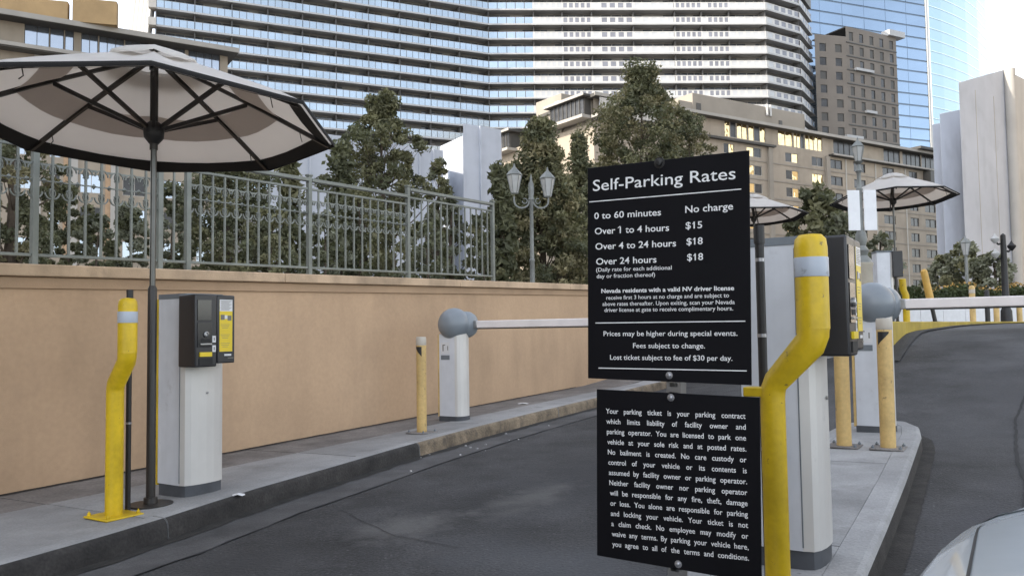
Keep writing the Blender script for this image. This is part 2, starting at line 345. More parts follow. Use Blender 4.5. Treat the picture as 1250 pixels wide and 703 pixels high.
# soft stains go into the asphalt itself as marks with their own places
def stain_asphalt():
    n = M['asphalt'].node_tree; b = n.nodes['Principled BSDF']; src = b.inputs['Base Color'].links[0].from_socket
    geo = n.nodes.new('ShaderNodeNewGeometry')
    def mark(c, rad, col, soft, strength, nsc):
        nonlocal src
        vm = n.nodes.new('ShaderNodeVectorMath'); vm.operation = 'SUBTRACT'; n.links.new(geo.outputs['Position'], vm.inputs[0]); vm.inputs[1].default_value = c
        mp = n.nodes.new('ShaderNodeMapping'); mp.inputs['Rotation'].default_value = (0, 0, TH)
        n.links.new(vm.outputs[0], mp.inputs[0]); sc = n.nodes.new('ShaderNodeVectorMath'); sc.operation = 'MULTIPLY'
        sc.inputs[1].default_value = (1/rad[0], 1/rad[1], 0); n.links.new(mp.outputs[0], sc.inputs[0])
        ln = n.nodes.new('ShaderNodeVectorMath'); ln.operation = 'LENGTH'; n.links.new(sc.outputs[0], ln.inputs[0])
        nz = n.nodes.new('ShaderNodeTexNoise'); nz.inputs['Scale'].default_value = nsc; nz.inputs['Detail'].default_value = 6
        n.links.new(geo.outputs['Position'], nz.inputs['Vector'])
        ad = n.nodes.new('ShaderNodeMath'); ad.operation = 'MULTIPLY_ADD'; ad.inputs[1].default_value = 1.6; ad.inputs[2].default_value = -0.8
        n.links.new(nz.outputs[0], ad.inputs[0]); a2 = n.nodes.new('ShaderNodeMath'); n.links.new(ln.outputs['Value'], a2.inputs[0]); n.links.new(ad.outputs[0], a2.inputs[1])
        mr = n.nodes.new('ShaderNodeMapRange'); mr.inputs[1].default_value = 1.0; mr.inputs[2].default_value = 1.0-soft; mr.inputs[3].default_value = 0; mr.inputs[4].default_value = strength
        n.links.new(a2.outputs[0], mr.inputs[0]); mx = n.nodes.new('ShaderNodeMix'); mx.data_type = 'RGBA'
        n.links.new(mr.outputs[0], mx.inputs['Factor']); n.links.new(src, mx.inputs['A']); mx.inputs['B'].default_value = (*col, 1); src = mx.outputs['Result']
    mark(L(-2.9, 6.0), (0.8, 2.4), (0.022, 0.022, 0.025), 0.9, 0.85, 2.6)
    mark(L(-3.0, 4.9), (0.25, 0.7), (0.13, 0.127, 0.12), 0.8, 0.45, 7.0)
    mark(L(-3.6, 2.9), (0.4, 0.5), (0.026, 0.026, 0.028), 0.8, 0.7, 5.0)
    mark(L(-2.0, 8.5), (0.5, 2.5), (0.10, 0.10, 0.105), 0.9, 0.5, 2.0)     # oil-dark wheel lane
    mark(L(-3.3, 3.9), (0.35, 0.5), (0.17, 0.165, 0.16), 0.8, 0.45, 7.0)    # pale scuff
    mark(L(-2.0, 3.6), (1.0, 0.5), (0.085, 0.09, 0.10), 0.8, 0.5, 3.0)
    mark(L(-0.2, 4.6), (0.35, 2.6), (0.045, 0.045, 0.052), 0.8, 0.7, 2.0)
    mark(L(-0.35, 10.5), (0.9, 4.5), (0.055, 0.055, 0.06), 0.9, 0.6, 1.2)
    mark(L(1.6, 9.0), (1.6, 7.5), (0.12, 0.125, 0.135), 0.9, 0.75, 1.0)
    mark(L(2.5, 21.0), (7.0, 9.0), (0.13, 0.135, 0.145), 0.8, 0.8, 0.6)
    n.links.new(src, b.inputs['Base Color'])
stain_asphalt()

# ------------------------------------------------------------------ left pavement
pav = tag(grid_sheet('pavement', [-6.6, -6.0, -5.62], frange(-8, 20.4, 1.0), 'concrete_dirty', -0.02, zpave), kind='structure')
JS = [-8, -5.6, -3.2, -0.8, 1.05, 3.05, 5.3, 7.5, 9.9, 12.3, 14.9, 17.5, 20.4]
BACK = -5.72
for i, (a, b) in enumerate(zip(JS, JS[1:])):
    a2, b2 = a+0.008, b-0.008
    if a2 < 7.4:
        pts = frange(a2, b2, 0.5)
        poly = [(kerb_t(s)-0.16, s) for s in pts] + [(BACK+0.005, s) for s in pts[::-1]]
        w = [L(*p) for p in poly]; zz = {(round(v.x, 5), round(v.y, 5)): zpave(*p) for v, p in zip(w, poly)}
        MB().prism([(v.x, v.y) for v in w], lambda p: zz[(round(p[0], 5), round(p[1], 5))]-0.12, lambda p: zz[(round(p[0], 5), round(p[1], 5))],
                   'concrete' if i % 2 else 'concrete_b').obj('paving_slab', pav, bevel=0.006)
    else:
        pts = frange(a2, b2, 0.5)
        poly = [(kerb_t(s)-0.16, s) for s in pts] + [(BACK+0.005, s) for s in pts[::-1]]
        w = [L(*p) for p in poly]; zz = {(round(v.x, 5), round(v.y, 5)): max(zpave(*p), zroad(*p)+0.12) for v, p in zip(w, poly)}
        MB().prism([(v.x, v.y) for v in w], lambda p: zz[(round(p[0], 5), round(p[1], 5))]-0.12, lambda p: zz[(round(p[0], 5), round(p[1], 5))],
                   'concrete' if i % 2 else 'concrete_b').obj('paving_slab', pav, bevel=0.006)
    ofs = 0.9 if i % 2 else 0.4
    w = [L(*p) for p in ((BACK-0.005, a2), (BACK-0.005, b2), (-6.5, b2), (-6.5, a2))]
    zz = {(round(v.x, 5), round(v.y, 5)): max(zpave(*p), zroad(*p)+0.12)-0.004 for v, p in zip(w, ((BACK-0.005, a2), (BACK-0.005, b2), (-6.5, b2), (-6.5, a2)))}
    MB().prism([(v.x, v.y) for v in w], lambda p: zz[(round(p[0], 5), round(p[1], 5))]-0.1, lambda p: zz[(round(p[0], 5), round(p[1], 5))], 'concrete_dirty').obj('paving_slab', pav, bevel=0.004)
KJ = [-8, -5, -2, 0.7, 3.1, 6.1, 9.15, 12.2, 15.2, 18.2, 20.4]
for a, b in zip(KJ, KJ[1:]):
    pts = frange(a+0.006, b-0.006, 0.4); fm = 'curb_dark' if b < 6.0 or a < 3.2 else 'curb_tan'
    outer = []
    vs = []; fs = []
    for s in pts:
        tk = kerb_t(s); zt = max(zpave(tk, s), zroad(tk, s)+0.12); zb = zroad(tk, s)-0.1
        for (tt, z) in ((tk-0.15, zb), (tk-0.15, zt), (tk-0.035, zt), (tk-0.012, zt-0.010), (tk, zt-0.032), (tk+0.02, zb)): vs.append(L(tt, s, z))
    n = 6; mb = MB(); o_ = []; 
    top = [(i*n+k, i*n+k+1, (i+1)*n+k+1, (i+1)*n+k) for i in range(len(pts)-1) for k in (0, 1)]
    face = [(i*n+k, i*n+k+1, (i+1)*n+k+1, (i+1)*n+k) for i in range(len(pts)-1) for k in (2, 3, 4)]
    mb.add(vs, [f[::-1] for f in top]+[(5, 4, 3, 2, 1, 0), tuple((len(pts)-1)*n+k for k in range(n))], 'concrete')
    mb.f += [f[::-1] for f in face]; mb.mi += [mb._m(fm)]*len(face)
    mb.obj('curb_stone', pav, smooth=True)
# small litter on the pavement and along the gutter
for t, s, w in ((-4.62, 3.75, 0.035), (-5.9, 9.5, 0.06)):
    z = max(zpave(t, s), 0)+0.003; mb = MB(); c = L(t, s, z)
    ring = [c+Vector((w*cos(a)*1.3, w*sin(a)*0.8, 0.006*sin(3*a))) for a in [k*pi/4 for k in range(8)]]
    mb.add([c+Vector((0, 0, 0.012))]+ring, [(0, 1+k, 1+(k+1) % 8) for k in range(8)], 'sticker_white')
    tag(mb.obj('paper_scrap'), 'crumpled white paper scrap beside the left pay machine' if s < 5 else 'flat pale paper scrap on the pavement behind the left gate cabinet', 'litter')
mb = MB()
for k in range(13):
    s = random.uniform(4.6, 8.6); t = kerb_t(s)+random.uniform(0.05, 0.5); r = random.uniform(0.006, 0.016); c = L(t, s, zroad(t, s)+0.008)
    mb.lathe([(0.001, -r*0.4), (r, -r*0.3), (r*0.8, r*0.4), (0.001, r*0.5)], 'sticker_white' if k % 4 == 0 else 'concrete', n=6, c=c)
tag(mb.obj('pebbles'), 'scattered pale pebbles in the gutter by the left kerb', 'pebbles', kind='stuff')

# ------------------------------------------------------------------ retaining wall with coping and terrace
WT = -6.45
wall = tag(empty('retaining_wall', L(WT, 6)), 'long peach stucco retaining wall with pale coping beside the left pavement', 'wall')
S0, S1 = -9.0, 20.5
def wseg(t0, t1, zb, zt, s0, s1, mname, name, bev=0.0):
    mb = MB(); vs = []
    for s in (s0, s1):
        for t, z in ((t0, zb), (t1, zb), (t1, zt), (t0, zt)): vs.append(L(t, s, z + (0.0231*s+0.19-0.148))-wall.location)
    mb.add(vs, [(0, 1, 2, 3), (7, 6, 5, 4), (0, 4, 5, 1), (1, 5, 6, 2), (2, 6, 7, 3), (3, 7, 4, 0)], mname)
    return mb.obj(name, wall, bevel=bev)
wseg(WT-0.32, WT, -0.35, 1.60, S0, S1, 'stucco', 'wall_body')
wseg(WT-0.30, WT+0.022, 1.515, 1.604, S0+0.01, S1-0.01, 'stucco_trim', 'trim_band', 0.006)
cj = [-9, -6, -3, 0, 2.95, 5.75, 8.75, 11.8, 14.8, 17.7, 20.5]
for a, b in zip(cj, cj[1:]): wseg(WT-0.36, WT+0.07, 1.607, 1.70, a+0.002, b-0.002, 'coping', 'coping_stone', 0.01)
ZCAP = lambda s: 1.70+0.0231*s+0.042
terr = MB().prism([(L(WT-0.33, S0).x, L(WT-0.33, S0).y), (L(WT-0.33, S1).x, L(WT-0.33, S1).y), (L(-60, S1).x, L(-60, S1).y), (L(-60, S0).x, L(-60, S0).y)], -0.3, 1.55, 'terrace_mat').obj('terrace')
tag(terr, kind='structure')

strip('wall_foot_dirt', [(WT+0.012, -6), (WT+0.012, 0), (WT+0.012, 5), (WT+0.012, 12)], -0.006, 0.035, 'dirt', 0.004, zf=lambda t, s: max(zpave(t, s), zroad(t, s)+0.12), jag=0.008)
# ------------------------------------------------------------------ railing
rail = tag(empty('terrace_railing', L(WT-0.14, 6)), 'grey green metal railing with scroll ornaments standing on the stucco wall', 'railing')
RT_ = WT-0.14
def rp(s, z, dt=0.0): return L(RT_+dt, s, z)-rail.location
SP = [-2.4, -0.8, 0.9, 2.2, 3.38, 4.47, 4.76, 6.27, 7.93, 9.84]
POSTH = 1.10
post_me = None
bal_me = MB().box((-0.0085, -0.0085, 0), (0.0085, 0.0085, 1.0), 'rail_paint').mesh('baluster')
def scroll_mesh():
    mb = MB()
    for sgn in (1, -1):
        pts = []
        for k in range(15):
            a = k/14*pi*1.7; r = 0.048*(1-0.55*k/14); pts.append((0, sgn*(0.052-r*cos(a)*0.9-0.0), 0.075+r*sin(a)))
        mb.tube(pts, 0.006, 'rail_paint', n=4)
        pts = [(0, p[1], -p[2]) for p in pts]; mb.tube(pts, 0.006, 'rail_paint', n=4)
    mb.tube([(0, -0.055, 0), (0, 0.055, 0)], 0.006, 'rail_paint', n=4)
    mb.lathe([(0.001, -0.02), (0.018, 0), (0.001, 0.02)], 'rail_paint', n=6)
    mb.box((-0.004, -0.03, 0.10), (0.004, 0.03, 0.115), 'rail_paint')
    return mb.mesh('scroll')
scr_me = scroll_mesh()
leafm = MB()
for k in range(5):
    a = -0.9+0.45*k; leafm.add([(0, 0, 0), (0.006, 0.02*cos(a)-0.01*sin(a), 0.02*sin(a)+0.01*cos(a)), (0, 0.055*cos(a), 0.055*sin(a)), (-0.006, 0.02*cos(a)+0.01*sin(a), 0.02*sin(a)-0.01*cos(a))], [(0, 1, 2, 3)], 'rail_paint')
for i, s in enumerate(SP):
    z0 = ZCAP(s); w = 0.024; POSTH = 1.16 if s > 7.5 else 1.08; mb = MB().box((-w, -w, -0.09), (w, w, POSTH), 'rail_paint').box((-w-.008, -w-.008, POSTH), (w+.008, w+.008, POSTH+.02), 'rail_paint')
    mb.box((-0.05, -0.05, 0), (0.05, 0.05, 0.012), 'rail_paint')
    o = mb.obj('post', rail, bevel=0.003); o.location = rp(s, z0); o.rotation_euler = (0, 0, -TH)
for i, (a, b) in enumerate(zip(SP, SP[1:])):
    step = 0.09 if b > 9 else 0.0
    za, zb = ZCAP(a), ZCAP(b); zm = ZCAP((a+b)/2)
    hb = 1.04+step
    for nm, z, hw, hh in (('top_rail', hb, 0.030, 0.018), ('upper_rail', hb-0.10, 0.012, 0.012), ('bottom_rail', 0.085, 0.014, 0.012)):
        mb = MB(); vs = []
        for s, zz in ((a+0.026, za), (b-0.026, zb)):
            for t, dz in ((-hw, -hh), (hw, -hh), (hw, hh), (-hw, hh)): vs.append(L(RT_+t, s, zz+z+dz)-rail.location)
        mb.add(vs, [(0, 1, 2, 3), (7, 6, 5, 4), (0, 4, 5, 1), (1, 5, 6, 2), (2, 6, 7, 3), (3, 7, 4, 0)], 'rail_paint'); mb.obj(nm, rail, bevel=0.003)
    n = max(1, round((b-a)/0.135)); st = (b-a)/n
    for k in range(1, n):
        s = a+k*st; o = link('baluster', bal_me, rail); o.location = rp(s, ZCAP(s)+0.09); o.rotation_euler = (0, 0, -TH); o.scale = (1, 1, hb-0.10-0.09)
    if n > 3 and b < 9:
        for k in range(n):
            s = a+(k+0.5)*st; o = link('scroll', scr_me, rail); o.location = rp(s, ZCAP(s)+hb-0.36); o.rotation_euler = (0, 0, -TH); o.scale = (1.6, st/0.135*1.08, 1.2)

# ------------------------------------------------------------------ right island
IR = [(-0.5, -2.0), (-0.55, 1.5), (-0.62, 3.57), (-0.66, 4.46), (-0.72, 5.65), (-0.80, 7.0), (-0.84, 7.67), (-0.91, 8.19), (-1.05, 8.52), (-1.25, 8.62)]
IL = [(-1.45, 8.55), (-1.58, 8.2), (-1.62, 7.4), (-1.56, 5.6), (-1.34, 3.5), (-1.16, 1.5), (-1.08, -2.0)]
ring = IR+IL
def inset(ring, d):
    out = []; n = len(ring)
    for i in range(n):
        a = Vector(ring[i-1]); p = Vector(ring[i]); b = Vector(ring[(i+1) % n]); d1 = (p-a).normalized(); d2 = (b-p).normalized()
        nn = Vector((-d1.y-d2.y, d1.x+d2.x)).normalized(); out.append((p.x+nn.x*d, p.y+nn.y*d))
    return out
isl = MB(); r1 = ring; r2 = inset(ring, 0.012); r3 = inset(ring, 0.035); n = len(ring)
vs = [L(t, s, zroad(t, s)-0.15) for t, s in inset(ring, -0.02)] + [L(t, s, zpave(t, s)-0.03) for t, s in r1] + [L(t, s, zpave(t, s)-0.008) for t, s in r2] + [L(t, s, zpave(t, s)) for t, s in r3]
isl.add(vs, [(k*n+i, k*n+(i+1) % n, (k+1)*n+(i+1) % n, (k+1)*n+i) for k in (0,) for i in range(n)], 'curb_dark')
isl.add(vs, [(k*n+i, k*n+(i+1) % n, (k+1)*n+(i+1) % n, (k+1)*n+i) for k in (1, 2) for i in range(n)], 'concrete')
r4 = inset(ring, 0.15)
vs = [L(t, s, zpave(t, s)) for t, s in r3] + [L(t, s, zpave(t, s)) for t, s in r4]+[L(t, s, zpave(t, s)-0.05) for t, s in r4]
isl.add(vs, [(k*n+i, k*n+(i+1) % n, (k+1)*n+(i+1) % n, (k+1)*n+i) for k in (0, 1) for i in range(n)], 'concrete')
isl.add([L(t, s, zpave(t, s)-0.05) for t, s in r4], [tuple(range(n))], 'dirt')
island = tag(isl.obj('island', smooth=True), kind='structure')
r5 = inset(ring, 0.1525)
def clip(poly, s0, s1):
    def half(poly, f):
        out = []
        for i in range(len(poly)):
            a, b = poly[i-1], poly[i]; fa, fb = f(a), f(b)
            if (fa >= 0) != (fb >= 0): k = fa/(fa-fb); out.append((a[0]+(b[0]-a[0])*k, a[1]+(b[1]-a[1])*k))
            if fb >= 0: out.append(b)
        return out
    return half(half(poly, lambda p: p[1]-s0), lambda p: s1-p[1])
ij = [-2.2, 0.4, 2.15, 3.98, 6.2, 9.0]
for i, (a, b) in enumerate(zip(ij, ij[1:])):
    pl = clip(r5, a+0.006, b-0.006); w = [L(*p) for p in pl]; zz = {(round(v.x, 5), round(v.y, 5)): zpave(*p) for v, p in zip(w, pl)}
    MB().prism([(v.x, v.y) for v in w], lambda p: zz[(round(p[0], 5), round(p[1], 5))]-0.08, lambda p: zz[(round(p[0], 5), round(p[1], 5))]-0.001, 'concrete_b' if i % 2 else 'concrete').obj('paving_slab', island, bevel=0.004)
strip('curb_dirt', [(p[0]+0.0, p[1]) for p in IR], 0.0, 0.10, 'dirt', 0.006, jag=0.006)

# ------------------------------------------------------------------ bent yellow bollards
def bent_bollard(t, s, label, rl, ru, top, kink, base=True, sgn=1, rzx=0.0):
    z0 = zpave(t, s); o = tag(empty('bent_bollard', L(t, s, z0), -TH+rzx), label, 'bollard', 'bent yellow pipe bollards guarding the machines')
    dx, dy = 0.155, -0.02
    P = [(0, 0, 0.012), (0, 0, kink-0.03), (0.004, 0, kink), (dx*0.93, dy, kink+0.165), (dx, dy, kink+0.21)]
    mb = MB(); mb.tube([(0, 0, 0.012), (0, 0, kink-0.05), (0.003, -0.001, kink-0.02), (0.014, -0.003, kink+0.01), (dx-0.012, dy+0.003, kink+0.15), (dx-0.003, dy, kink+0.18), (dx, dy, kink+0.215)], [rl, rl, rl, rl*1.02, ru*0.97, ru*0.985, ru*0.985], 'yellow', n=24)
    mb.obj('pipe', o, smooth=True)
    mb = MB(); mb.lathe([(ru, kink+0.20), (ru, top-0.05), (ru*0.93, top-0.02), (ru*0.7, top-0.005), (0.001, top)], 'yellow', n=28, c=(dx, dy, 0)); mb.obj('sleeve', o, smooth=True)
    mb = MB(); mb.lathe([(ru+0.0015, top-0.155), (ru+0.0022, top-0.153), (ru+0.0022, top-0.088), (ru+0.0015, top-0.086)], 'tape', n=28, c=(dx, dy, 0)); mb.obj('reflective_band', o, smooth=True)
    mb = MB().box((-0.125, -0.125, 0), (0.125, 0.125, 0.014), 'yellow'); mb.obj('base_plate', o, bevel=0.012)
    for k in range(4):
        x, y = (-0.1 if k % 2 else 0.1), (-0.1 if k//2 else 0.1)
        MB().lathe([(0.011, 0.014), (0.011, 0.028), (0.004, 0.034), (0.004, 0.04)], 'yellow', n=6, c=(x, y, 0)).obj('anchor_bolt', o)
    return o
bent_bollard(-4.86, 3.0, 'left yellow bent pipe bollard standing before the peach wall', 0.052, 0.056, 1.35, 0.81)
bb = bent_bollard(-0.82, 3.05, 'big yellow bent pipe bollard right beside the black parking signs', 0.044, 0.057, 1.35, 0.81)
MB().box((-0.10, -0.03, 0.765), (-0.02, 0.03, 0.80), 'yellow').obj('bracket', bb, bevel=0.004)
def conduit(t, s, label):
    z0 = zpave(t, s); o = tag(empty('conduit_pole', L(t, s, z0), -TH), label, 'pole', 'thin black poles behind the bent bollards')
    MB().tube([(0, 0, 0), (0, 0, 1.36)], 0.017, 'black_metal', n=14).obj('pole', o, smooth=True)
    MB().lathe([(0.021, 1.34), (0.021, 1.41), (0.001, 1.412)], 'black_metal', n=14).obj('cap', o, smooth=True)
    for z in (0.55, 0.98, 1.27):
        MB().lathe([(0.0175, z), (0.0185, z), (0.0185, z+0.013), (0.0175, z+0.013)], 'bolt', n=14).obj('ring', o, smooth=True)
conduit(-4.92, 3.13, 'thin black pole behind the left bent yellow bollard')
conduit(-0.885, 3.17, 'thin black pole between the parking sign and the big bent bollard')

# ------------------------------------------------------------------ pay machines
def machine(loc, rz, label, back=True):
    o = tag(empty('pay_machine', loc, rz), label, 'pay machine', 'white parking pay machines')
    # column: x from -0.29 (back) to 0 (front), y 0..0.33
    def colpoly(g):  # curved front
        P = [(-0.29+g, g), (-0.05, g)]
        for k in range(9):
            a = -pi/2+pi*k/8; P.append((-0.05+(0.075-g)*cos(a)**0.6*1.0 if abs(cos(a)) > 1e-6 else -0.05, 0.165+(0.165-g)*sin(a)))
        P += [(-0.05, 0.33-g), (-0.29+g, 0.33-g)]
        out = []
        for p in P:
            if not out or (Vector(p)-Vector(out[-1])).length > 1e-4: out.append(p)
        return out
    MB().prism(colpoly(0.006), -0.03, 0.075, 'plinth').obj('plinth', o, smooth=True)
    P = colpoly(0.0); n = len(P); mb = MB(); vs = [(x, y, 0.075) for x, y in P]+[(x, y, 1.355) for x, y in P]
    for i in range(n):
        j = (i+1) % n; front = max(P[i][0], P[j][0]) > -0.045
        mb.add([vs[i], vs[j], vs[n+j], vs[n+i]], [(0, 1, 2, 3)], 'machine_front' if front else 'machine_white')
    mb.add(vs[n:], [tuple(range(n))], 'machine_grey'); mb.obj('cabinet', o, smooth=True)
    MB().prism([(x*1.01, y) for x, y in colpoly(-0.004)], 1.3555, 1.39, 'machine_grey').obj('lid', o, smooth=True, bevel=0.008)
    if back: MB().box((-0.318, 0.0, 0.06), (-0.293, 0.33, 1.36), 'yellow').obj('back_panel', o, bevel=0.005)
    MB().box((-0.052, -0.0025, 0.09), (-0.047, 0.001, 1.34), 'machine_grey').obj('panel_seam', o)
    # head
    h = MB().box((-0.015, -0.04, 0.885), (0.168, 0.135, 1.378), 'head_black').obj('head', o, bevel=0.010, seg=3)
    MB().box((0.10, 0.137, 0.905), (0.166, 0.285, 1.376), 'head_black').obj('side_wing', o, bevel=0.008)
    MB().box((0.03, 0.140, 0.93), (0.099, 0.25, 1.36), 'machine_grey').obj('hinge_block', o, bevel=0.005)
    X = 0.1685; fy = lambda y: -0.024+(y-0.06)*0.63
    def pl(name, y0, y1, z0, z1, mname, dx=0.004, mbx=None):
        return MB().box((X, fy(y0), z0), (X+dx, fy(y1), z1), mname).obj(name, o, bevel=0.001)
    pl('display', 0.06, 0.235, 1.20, 1.34, 'screen')
    pl('keypad_plate', 0.06, 0.235, 1.02, 1.185, 'screen')
    MB().lathe([(0.020, 0), (0.020, 0.008), (0.012, 0.012), (0.010, 0.004), (0.001, 0.004)], 'silver', n=18, c=(0, 0, 0), axis='X').obj('coin_button', o, smooth=True, loc=(X+0.004, fy(0.165), 1.105))
    pl('card_slot', 0.09, 0.235, 1.035, 1.045, 'silver', 0.012)
    pl('card_slot_mouth', 0.10, 0.22, 1.052, 1.075, 'rubber', 0.006)
    pl('ticket_slot', 0.085, 0.235, 0.955, 0.985, 'sticker_yellow', 0.012)
    pl('ticket_tray', 0.08, 0.25, 0.90, 0.945, 'rubber', 0.006)
    for z in (1.05, 0.985):
        pl('icon_sticker', 0.250, 0.295, z, z+0.045, 'sticker_white', 0.002)
        MB().box((X+0.002, fy(0.266), z+0.012), (X+0.0032, fy(0.278), z+0.034), 'print_grey').obj('icon_mark', o)
    X2 = 0.1665; gy = lambda y: 0.155+(y-0.325)*0.82
    def pl2(name, y0, y1, z0, z1, mname, dx=0.002): return MB().box((X2, gy(y0), z0), (X2+dx, gy(y1), z1), mname).obj(name, o)
    st = pl2('instruction_sticker', 0.325, 0.455, 0.985, 1.345, 'sticker_yellow')
    MB().box((X2+0.002, gy(0.325), 1.265), (X2+0.0025, gy(0.455), 1.345), 'sticker_white').obj('sticker_header', st)
    mb = MB()
    for k in range(9):
        z = 1.335-0.0075*k; mb.box((X2+0.0026, gy(0.334+0.006*(k % 2)), z-0.0015), (X2+0.0030, gy(0.446-0.012*(k % 3)), z+0.0015), 'print_grey')
    mb.box((X2+0.0021, gy(0.335), 1.205), (X2+0.0027, gy(0.375), 1.24), 'print_grey'); mb.box((X2+0.0021, gy(0.405), 1.200), (X2+0.0027, gy(0.445), 1.235), 'print_grey')
    mb.box((X2+0.0021, gy(0.376), 1.212), (X2+0.0027, gy(0.404), 1.236), 'sticker_white')
    for zc in (1.155, 1.085, 1.025):
        for k in range(3): mb.box((X2+0.0021, gy(0.335+0.008*k), zc+0.016-0.012*k), (X2+0.0026, gy(0.43-0.01*k), zc+0.0185-0.012*k), 'print_grey')
    mb.obj('sticker_print', st)
    pl2('maker_plate', 0.375, 0.445, 0.955, 0.968, 'sticker_white'); pl2('maker_plate', 0.41, 0.47, 0.937, 0.943, 'print_grey')
    MB().lathe([(0.008, 0), (0.008, 0.006), (0.001, 0.007)], 'silver', n=10, axis='X').obj('lock', o, smooth=True, loc=(0.027, 0.165, 0.70))
    return o
machine(L(-4.925, 3.54, zpave(-4.9, 3.6)), -TH, 'white pay machine with black head before the peach wall at left')
machine(L(-0.80, 3.56, zpave(-0.85, 3.6)), -TH, 'large white pay machine partly hidden behind the near bent yellow bollard', False)

# ------------------------------------------------------------------ barrier gates
def gate(t, s, label, alen, armmat):
    z0 = zpave(t, s); o = tag(empty('barrier_gate', L(t, s, z0), -TH), label, 'barrier gate', 'barrier gates with grey ball housings')
    def poly(g):
        P = [(-0.15+g, -0.12+g), (0.07, -0.12+g)]
        for k in range(1, 8): a = -pi/2+pi*k/8; P.append((0.07+(0.08-g)*cos(a), (0.12-g)*sin(a)))
        return P+[(0.07, 0.12-g), (-0.15+g, 0.12-g)]
    MB().prism(poly(-0.005), -0.03, 0.05, 'plinth').obj('plinth', o, smooth=True)
    P = poly(0); n = len(P); mb = MB(); vs = [(x, y, 0.05) for x, y in P]+[(x, y, 1.0) for x, y in P]
    for i in range(n):
        j = (i+1) % n; mb.add([vs[i], vs[j], vs[n+j], vs[n+i]], [(0, 1, 2, 3)], 'machine_front' if max(P[i][0], P[j][0]) > 0.071 else 'machine_white')
    mb.add(vs[n:], [tuple(range(n))], 'machine_grey'); mb.obj('cabinet', o, smooth=True)
    MB().box((-0.175, -0.12, 0.04), (-0.152, 0.12, 0.99), 'yellow_old').obj('back_panel', o, bevel=0.004)
    lb = MB().box((-0.125, -0.1225, 0.77), (0.0, -0.1205, 0.90), 'sticker_white').obj('label', o)
    MB().box((-0.10, -0.1235, 0.80), (-0.085, -0.1227, 0.875), 'print_grey').box((-0.10, -0.1235, 0.865), (-0.06, -0.1227, 0.875), 'print_grey').box((-0.03, -0.1235, 0.81), (-0.02, -0.1227, 0.86), 'print_grey').obj('label_mark', lb)
    MB().box((-0.125, -0.1225, 0.70), (0.0, -0.1205, 0.752), 'machine_grey').obj('label', o)
    R = 0.19; pr = [(R*sin(pi*k/20)+0.0008, -R*cos(pi*k/20)) for k in range(21)]
    MB().lathe(pr, 'sphere_grey', n=36, axis='X').obj('ball_housing', o, smooth=True, loc=(-0.005, -0.02, 1.11))
    pr = [(0.150, -0.05), (0.158, 0.02), (0.150, 0.08), (0.125, 0.125), (0.09, 0.15), (0.055, 0.165), (0.001, 0.167)]
    MB().lathe(pr, 'sphere_grey', n=32, axis='X').obj('hub', o, smooth=True, loc=(0.045, 0.10, 1.105))
    MB().box((0.205, 0.065, 1.06), (0.25, 0.135, 1.15), 'silver').obj('arm_clamp', o, bevel=0.006)
    MB().box((0.225, 0.075, 1.062), (0.225+alen, 0.12, 1.148), armmat).obj('arm', o, bevel=0.010, seg=3)
    MB().box((0.252, 0.077, 1.050), (0.223+alen, 0.118, 1.0615), 'rubber').obj('edge_strip', o)
    return o
gate(-5.73, 7.75, 'left barrier gate in front of the peach wall with its white arm down', 2.9, 'arm_white')
gate(-1.20, 7.83, 'right barrier gate at the island tip behind the pay machine with arm down', 3.9, 'arm_white')

# ------------------------------------------------------------------ straight bollards
def bollard(t, s, h, label, r=0.052):
    z0 = zpave(t, s); o = tag(empty('pipe_bollard', L(t, s, z0), -TH), label, 'bollard', 'straight faded yellow pipe bollards')
    MB().lathe([(r, 0.012), (r, h-0.11), (r*0.99, h-0.015), (r*0.9, h-0.003), (0.001, h)], 'yellow_old', n=24).obj('pipe', o, smooth=True)
    MB().lathe([(r+0.001, h-0.085), (r+0.002, h-0.083), (r+0.002, h-0.018), (r*0.93, h+0.001), (0.001, h+0.003)], 'tape_warm', n=24).obj('cap', o, smooth=True)
    mb = MB(); n = 10; vs = []                      # black wedge decal wrapped on the pipe
    for k in range(n+1):
        a = -pi/2-0.75+1.5*k/n; zt = h-0.10; zb = h-0.12-0.10*k/n if True else zt
        vs += [((r+0.0018)*cos(a), (r+0.0018)*sin(a), zt-0.10*(1-(k/n))*0-0.0), ((r+0.0018)*cos(a), (r+0.0018)*sin(a), zt-0.012-0.09*(1 - k/n if s > 6.8 and t > -3 else k/n))]
    mb.add(vs, [(2*k, 2*k+1, 2*k+3, 2*k+2) for k in range(n)], 'black_metal'); mb.obj('wedge_mark', o)
    MB().box((-0.12, -0.12, 0), (0.12, 0.12, 0.012), 'concrete_dirty').obj('base_plate', o, bevel=0.004)
    for k in range(4):
        x, y = (-0.095 if k % 2 else 0.095), (-0.095 if k//2 else 0.095)
        MB().lathe([(0.012, 0.012), (0.012, 0.026), (0.005, 0.03), (0.005, 0.036)], 'machine_grey', n=6, c=(x, y, 0)).obj('anchor_bolt', o)
bollard(-5.40, 6.70, 0.99, 'faded yellow straight bollard left of the gate cabinet by the wall')
bollard(-0.98, 6.84, 0.99, 'faded yellow straight bollard on the island nearest the right lane', 0.056)
bollard(-1.30, 6.86, 0.97, 'faded yellow straight bollard on the island hidden behind the pay machine head', 0.056)

